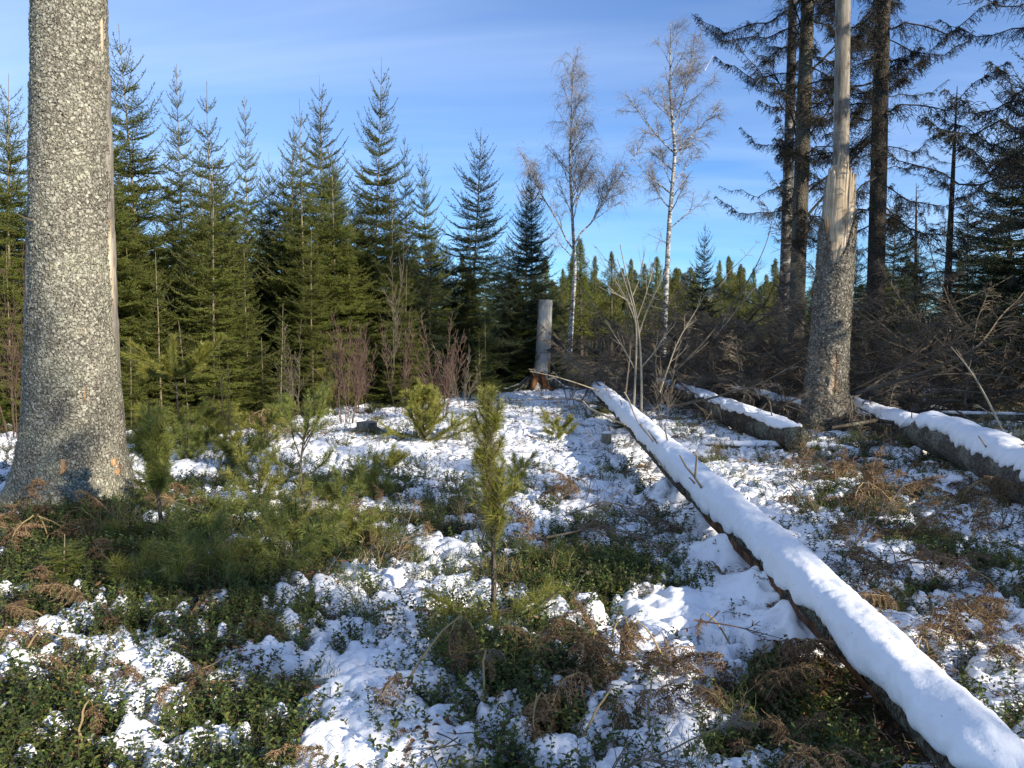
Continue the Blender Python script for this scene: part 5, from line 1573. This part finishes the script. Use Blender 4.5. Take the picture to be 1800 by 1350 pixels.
def stem_tuft(seed, n=22, H=.16, mat='stemgreen', w_=.0022, sp=.45):
    rng = np.random.default_rng(seed); mb = MB(); T2 = []
    for k in range(n):
        a = rng.random() * 6.3; d = unit(np.array([math.cos(a) * sp * rng.random(), math.sin(a) * sp * rng.random(), 1]))
        p0 = np.array([rng.normal(0, .03), rng.normal(0, .03), -.01]); h = H * rng.uniform(.5, 1.1)
        m_ = p0 + d * h * .5; e = m_ + unit(d + rng.normal(0, .3, 3)) * h * .5
        T2.append(np.stack([p0, m_, e]))
        for j in range(2): 
            q = m_ + (e - m_) * rng.random(); T2.append(np.stack([q, q + unit(d + rng.normal(0, .6, 3)) * h * .15, q + unit(d + rng.normal(0, .6, 3)) * h * .3]))
    mb.tubes(np.array(T2), np.array([1, .8, .4]) * w_ * .5, 3)
    return mb.mesh('stem_tuft', MAT[mat])
stems = [stem_tuft(720), stem_tuft(721, 30, .20), stem_tuft(722, 16, .14, 'twig_brown'), stem_tuft(723, 20, .22, 'straw', .0025, .9)]
def frond(seed, L=.5, curl=.5, n=15, droop=.5, crumple=.75):
    rng = np.random.default_rng(seed); mb = MB()
    s_ = np.linspace(0, 1, 16); droop *= .6; Q = rng.normal(0, .006, (16, 3)).cumsum(0) + np.stack([L * s_ * np.cos(droop * s_), .03 * np.sin(s_ * 3 + seed), L * (.55 * s_ - (.55 + droop * .5) * s_ ** 2)], 1)
    mb.tubes(Q, np.linspace(.0032, .001, 16), 4, 1)
    P0 = []; D = []; N = []; Ln = []; Wd = []; axs = []
    for k in range(n):
        t_ = .22 + .76 * k / n
        bp, ax = sub_at(Q, np.array([t_]))
        for sg in (-1, 1):
            pl = L * .34 * (1 - (t_ - .22) / .8) ** .8 * rng.uniform(.6, 1.1) + .01
            d = unit(ax[0] * .45 + np.array([0, sg, 0]) + rng.normal(0, crumple, 3) * .6 + np.array([0, 0, -.35]))
            K = 9; u = np.linspace(0, 1, K); S = bp[0] + d * (pl * u)[:, None] + np.array([0, 0, -1.0]) * (curl * pl * u[:, None] ** 2) + rng.normal(0, .003, (K, 3))
            axs.append(S)
            m_ = max(4, int(pl / .009)); tt2 = np.linspace(.08, .98, m_); b2, a2 = sub_at(S, tt2)
            for s2 in (-1, 1):
                sd = unit(np.cross(a2, np.array([0, 0, 1.0]) + rng.normal(0, .3, 3))) * s2
                P0.append(b2); D.append(sd + a2 * .3 + rng.normal(0, .25, (m_, 3)) + np.array([0, 0, -.3])); N.append(np.array([0, 0, 1.0]) + rng.normal(0, .5, (m_, 3)))
                Ln.append(.026 * (1.05 - tt2) * rng.uniform(.6, 1.1, m_) + .005); Wd.append(np.full(m_, .0075))
    mb.tubes(np.array(axs), np.linspace(.0013, .0006, 9), 3, 1)
    mb.leaves(np.concatenate(P0), np.concatenate(D), np.concatenate(N), np.concatenate(Ln), np.concatenate(Wd), 0, .35)
    return mb
FRN = [frond(800 + i, .34 + .05 * i, .4 + .2 * (i % 3), 13 + i, .3 + .35 * (i % 3)).mesh('frond', [MAT['bracken'], MAT['straw']]) for i in range(5)]

def sample_ground(n, pxr, pyr, seed):
    r_ = np.random.default_rng(seed)
    px = r_.uniform(*pxr, n); py = r_.uniform(*pyr, n)
    u = (px - 900) / FPX; v = (675 - py) / FPX
    dy = CP + v * SP; dz = -SP + v * CP
    t_ = -CAMZ / dz
    return u * t_, dy * t_, r_
def sample_area(n, y0, y1, seed, pw=1.0):
    """points over the ground fan in front of the camera, evenly by area within distance bands"""
    r_ = np.random.default_rng(seed)
    y = (y0 ** pw + (y1 ** pw - y0 ** pw) * r_.random(n)) ** (1 / pw)
    x = (r_.random(n) * 2 - 1) * (y * .74 + .5)
    return x, y, r_
def place(name, x, y, z, r_, meshes, label, sc=(.7, 1.3), tilt=.25, cat='ground cover', idxs=None, grow=0.0):
    n = len(x)
    e = np.stack([r_.normal(0, tilt, n), r_.normal(0, tilt, n), r_.random(n) * 6.3], 1)
    s_ = r_.uniform(*sc, n) * (1 + grow * np.clip(y - 4, 0, 20))
    ix = r_.integers(0, len(meshes), n) if idxs is None else idxs
    return scatter(name, np.stack([x, y, z], 1), e, s_, ix, meshes, label, cat=cat)
# lingonberry carpet: where the snow lies thin
xs = []; 
x1, y1, r1_ = sample_area(44000, 1.8, 7.5, 51, 1.3)
x2, y2, _ = sample_area(38000, 7.5, 17, 52, 1.4)
x = np.concatenate([x1, x2]); y = np.concatenate([y1, y2])
T_, S_ = snow_t(x, y)
pr = sstep(.45, -.25, S_) * .8 + .045
patch = sstep(-.25, .15, fbm(x * 1.1, y * 1.1, 66, 3) + .35 * (S_ < -.2))
kp = r1_.random(len(x)) < pr * (.12 + .88 * patch)
x, y, T_ = x[kp], y[kp], T_[kp]
# not inside the trunk bases or under the log
def clear(x, y):
    m_ = np.ones(len(x), bool)
    for c_, r_ in ((LT, .52), (ST, .42), (CS, .35)): m_ &= (x - c_[0]) ** 2 + (y - c_[1]) ** 2 > r_ * r_
    lx = np.interp(y, LOG[:, 1], LOG[:, 0]); m_ &= ~((np.abs(x - lx) < .16) & (y < 15))
    return m_
kp = clear(x, y); x, y, T_ = x[kp], y[kp], T_[kp]
print('berries', len(x))
place('lingonberry_carpet', x, y, th(x, y) + np.clip(T_, -.01, .03) - .015, np.random.default_rng(1), berries, 'glossy green lingonberry shrubs poking through the snow', (.75, 1.35), .28, grow=.02)
# leafless and green bilberry stems, dry grass
x, y, r_ = sample_area(9000, 2.0, 15, 53, 1.4)
T_, S_ = snow_t(x, y)
kp = (r_.random(len(x)) < .55 * sstep(.5, -.3, S_) * (.15 + .85 * sstep(0, .3, fbm(x * .8, y * .8, 88, 2))) + .03) & clear(x, y)
x, y, T_ = x[kp], y[kp], T_[kp]
kd = np.where(r_.random(len(x)) < .12, 3, r_.integers(0, 3, len(x)))
place('bilberry_stems', x, y, th(x, y) - .01, r_, stems, 'thin green and brown bilberry stems and dry grass among the shrubs', (.7, 1.3), .2, idxs=kd, grow=.02)
# loose bracken litter
xs = []; ys = []
r_ = np.random.default_rng(54)
for (px, py, rd_, n) in ((80, 950, .5, 26), (20, 1000, .4, 14), (20, 1180, .25, 7), (140, 1140, .2, 5), (450, 700, .5, 26), (300, 720, .8, 18), (560, 720, .9, 16), (330, 915, .3, 12), (620, 920, .35, 12), (1060, 1150, .22, 9), (1400, 1180, .22, 9), (1550, 880, .7, 50),
                         (1500, 840, .5, 26), (1740, 880, .4, 20), (1640, 1160, .25, 11), (1550, 980, .3, 14), (940, 1290, .16, 8), (1160, 940, .4, 14), (1220, 860, .4, 8), (1690, 960, .3, 10), (220, 1080, .2, 4), (1290, 1040, .12, 3),
                         (1120, 830, .4, 10), (1450, 1080, .2, 6), (1370, 1310, .2, 7), (1180, 1240, .15, 5), (200, 1230, .2, 5), (1580, 1110, .2, 6), (1400, 820, .8, 14), (740, 960, .5, 8), (1480, 960, .5, 16), (1650, 830, .5, 14), (1330, 1230, .2, 8), (1730, 1150, .3, 10), (1100, 1230, .2, 7), (1600, 1040, .3, 10), (1000, 1180, .15, 5), (640, 1330, .2, 5), (380, 1180, .3, 6), (1250, 1290, .2, 6), (880, 1000, .3, 5), (1400, 900, .4, 8), (1030, 880, .4, 6), (1770, 1050, .3, 6), (700, 1130, .1, 3)):
    p = Wz(px, py, 0); m_ = n
    xs.append(p[0] + r_.normal(0, rd_ * .6, m_)); ys.append(p[1] + r_.normal(0, rd_ * .6, m_))
x = np.concatenate(xs); y = np.concatenate(ys)
kp = clear(x, y) & (y > 1.9); x, y = x[kp], y[kp]
place('bracken_litter', x, y, th(x, y) + r_.uniform(.02, .12, len(x)), r_, FRN, 'collapsed brown dead bracken fronds strewn over snow and shrubs', (.45, 1.0), .5)
# countable bracken plants in the foreground: a stalk and its fronds
def fern(px, py, stalk, heading, fr, label, sc=1.0, lean=.5):
    b = G(px, py); e = empty('dead_fern', b, R(heading))
    rg = np.random.default_rng(px)
    Q = np.stack([np.linspace(0, stalk * lean, 8), rg.normal(0, .006, 8).cumsum(), stalk * np.sin(np.linspace(0, 1.4, 8))], 1)
    mb = MB(); mb.tubes(Q, np.linspace(.0055, .0035, 8) , 6, 0, True); mb.build('stalk', MAT['straw'], e, True)
    for (az, pitch, k) in fr:
        o = link('frond', FRN[k], e, Q[-1]); o.rotation_euler = (rg.normal(0, .3), R(pitch), R(az)); o.scale = (sc,) * 3
    return tag(e, label, 'dead fern', 'dead bracken plants in the foreground')
fern(685, 1250, .34, 35, ((10, 60, 0), (140, 70, 1), (200, 75, 2)), 'bracken with a long straight pale stalk left of the centre hummock', .6, .9)
fern(1190, 1215, .30, 160, ((0, 70, 2), (30, 80, 3)), 'folded brown bracken hanging right of the centre front sapling', .75, .6)
fern(1062, 1165, .22, 20, ((0, 50, 1), (70, 65, 2), (-70, 60, 0)), 'curled brown bracken on the right shoulder of the centre hummock', .6, .4)
fern(930, 1330, .22, 80, ((30, 60, 1), (180, 60, 3), (-60, 70, 0)), 'upright crumpled bracken at the bottom edge below the centre sapling', .6, .2)
fern(845, 1275, .28, 70, ((0, 80, 0),), 'thick bent stalk rising from the hummock front', .4, .25)
fern(1010, 1330, .24, 20, ((0, 70, 4), (40, 80, 1)), 'sharply bent tan bracken stalk at the bottom edge', .6, .6)
fern(1135, 1330, .25, 60, ((0, 60, 2), (100, 70, 0)), 'brown bracken at the bottom edge right of the bent stalk', .7, .4)
fern(1380, 1190, .12, 120, ((0, 60, 1), (60, 50, 2)), 'shaded bracken in the hollow under the long log', .7, .6)
fern(1640, 1170, .14, 200, ((0, 55, 3), (50, 45, 1), (-50, 60, 2)), 'brown bracken close on the right side of the long log', .8, .5)
fern(1295, 1155, .22, 170, ((0, 70, 0),), 'angled red-brown stalk on the snow left of the log', .5, .7)
fern(140, 1345, .20, 100, ((0, 75, 1),), 'reddish stalk at the lower left bottom edge', .4, .4)
fern(30, 1180, .16, 30, ((0, 40, 2), (90, 55, 0)), 'sunlit tan bracken at the left picture edge', .8, .6)
fern(90, 960, .22, 200, ((0, 40, 2), (60, 45, 3), (-60, 50, 1), (180, 50, 4)), 'sunlit tan bracken at the foot of the big trunk', 1.1, .3)
fern(1530, 905, .30, 230, ((0, 40, 3), (70, 45, 4), (-70, 50, 2), (180, 55, 1)), 'big brown bracken clump in front of the snapped tree', 1.3, .3)
fern(1735, 905, .28, 100, ((0, 50, 4), (90, 55, 3), (-80, 50, 2)), 'brown bracken clump below the thick right log', 1.2, .2)
def fern_auto(i, px, py, lab): fern(px, py, random.uniform(.1, .22), random.uniform(0, 360), ((0, 50, i % 5), (80, 55, (i + 2) % 5), (-75, 60, (i + 3) % 5)), lab, random.uniform(.6, .9), .3)
fern(470, 765, .4, 100, ((0, 40, 4), (90, 45, 3), (-80, 50, 2), (180, 40, 3)), 'orange-brown bracken clump at the thicket edge', 1.9, .2)
# snow lumps along the edges of the snow
def blob(seed):
    rng = np.random.default_rng(seed); n, m_ = 7, 10
    V = []
    for i in range(n):
        f = i / (n - 1) * PI * .62
        for j in range(m_):
            a = j * 2 * PI / m_
            d = np.array([math.sin(f) * math.cos(a), math.sin(f) * math.sin(a), math.cos(f) * .7])
            V.append(d * (1 + .25 * vn(np.array(d[0] * 1.7 + seed), np.array(d[1] * 1.7), seed)))
    mb = MB(); mb.add(V, grid_faces(n, m_)[:, ::-1]); return mb.mesh('snow_lump', MAT['snow'], True)
lumps = [blob(900 + i) for i in range(4)]
x, y, r_ = sample_area(26000, 1.9, 12, 57, 1.2)
T_, S_ = snow_t(x, y)
kp = (T_ > -.012) & (T_ < .022) & clear(x, y) & (S_ > -.35) & (r_.random(len(x)) < .6)
x, y, T_ = x[kp], y[kp], T_[kp]
print('lumps', len(x))
n = len(x); e = np.stack([r_.normal(0, .3, n), r_.normal(0, .3, n), r_.random(n) * 6.3], 1)
scatter('snow_lumps', np.stack([x, y, th(x, y) + T_ + .004], 1), e, r_.uniform(.010, .032, n), r_.integers(0, 4, n), lumps, 'small rounded clots of snow resting on the shrub tips', cat='snow')
def crumbs(seed):
    rng = np.random.default_rng(seed); mb = MB(); n = 12
    p = rng.normal(0, .07, (n, 3)) * np.array([1, 1, .0]) + np.array([0, 0, .003])
    mb.leaves(p, rng.normal(0, 1, (n, 3)) * np.array([1, 1, .2]), np.array([[0, 0, 1.0]]) + rng.normal(0, .3, (n, 3)), rng.uniform(.005, .016, n), rng.uniform(.0015, .005, n), 0, .1)
    return mb.mesh('crumbs', MAT['litter'])
crs = [crumbs(960 + i) for i in range(4)]
x, y, r_ = sample_area(5200, 1.9, 12, 60, 1.2)
T_, S_ = snow_t(x, y); kp = T_ > .0; x, y, T_ = x[kp], y[kp], T_[kp]
place('snow_litter', x, y, th(x, y) + T_ + .002, r_, crs, 'dark needles and crumbs of litter fallen on the snow', (.6, 1.4), .05)
# small fallen twigs, most of them at the right where the dead trees drop them
tws_ = [dead_branch(.9, 640 + i, .8, .006, .08).mesh('fallen_twig', MAT[m_]) for i, m_ in enumerate(('twig_grey', 'twig_brown', 'twig_red'))]
x, y, r_ = sample_area(1500, 2.2, 15, 59, 1.2)
kp = (r_.random(len(x)) < .10 + .5 * sstep(.5, 3.0, x)) & clear(x, y); x = x[kp]; y = y[kp]
n = len(x); e = np.stack([r_.normal(0, .6, n), r_.normal(-.15, .22, n), r_.random(n) * 6.3], 1)
scatter('fallen_twigs', np.stack([x, y, th(x, y) + .04], 1), e, r_.uniform(.25, .85, n), r_.integers(0, 3, n), tws_, 'thin dead twigs lying over snow and shrubs')
# litter: twigs and dead leaves
def litter_mesh(seed):
    rng = np.random.default_rng(seed); mb = MB()
    for k in range(7):
        p = rng.normal(0, .06, 3) * np.array([1, 1, .12]) + np.array([0, 0, .012]); a = rng.random() * 6.3; l = rng.uniform(.05, .16)
        d = np.array([math.cos(a), math.sin(a), rng.normal(.1, .15)]); mb.tubes(branch_path(p, d, l, 4, 0, 0, .15, rng), np.linspace(.0022, .001, 4), 3, 1)
    n = 16; p = rng.normal(0, .08, (n, 3)) * np.array([1, 1, .15]) + np.array([0, 0, .01])
    mb.leaves(p, rng.normal(0, 1, (n, 3)) * np.array([1, 1, .3]), np.array([[0, 0, 1.0]]) + rng.normal(0, .4, (n, 3)), rng.uniform(.012, .03, n), rng.uniform(.008, .016, n), 0, .3)
    return mb.mesh('litter', [MAT['litter'], MAT['twig_brown']])
lit = [litter_mesh(950 + i) for i in range(4)]
x, y, r_ = sample_area(16000, 1.9, 16, 58, 1.3)
T_, S_ = snow_t(x, y)
kp = (T_ < .004) | (r_.random(len(x)) < .05)
x, y, T_ = x[kp], y[kp], T_[kp]
place('leaf_litter', x, y, th(x, y) + np.clip(T_, 0, 1), r_, lit, 'brown dead leaves and short twigs on the forest floor', (.7, 1.5), .15, grow=.05)

# ------------------------------------------------------------------ contrail
a_ = Wy(1239, 124, 1600); b_ = Wy(1255, 94, 1600)
mb = MB(); Q = np.linspace(a_, b_, 8) - a_
mb.tubes(Q, np.array([.9, .85, .8, .7, .6, .5, .4, .15]), 8, 0, True)
m, t, b = M_new('contrail'); b.inputs['Base Color'].default_value = (.55, .57, .62, 1); b.inputs['Roughness'].default_value = 1
tag(mb.build('contrail', m, None, True, a_), 'short white contrail high in the sky right of the second birch', 'contrail')

# ------------------------------------------------------------------ trees beyond the frame on the sun side, whose shade falls into the clearing
KIND['shade'] = (KIND['dark'][0], KIND['dark'][1])
HT['shade'] = HT['dark']
for i, (x, y, H, wd_) in enumerate(((6.0, -4.6, 6.0, .5), (8.5, -4.5, 9.5, .6), (15.5, -1.0, 11, .6), (12, 7.0, 9, .6), (16, 5, 12, .7), (3.2, -4.2, 5.0, .5), (14, -6, 12, .7), (19, 10, 13, .7), (10.8, -1.6, 9, .6))):
    put_tree('shade', x, y, H, 'spruce standing outside the picture on the sunny side', 'spruces outside the picture on the sunny side', wide=wd_)
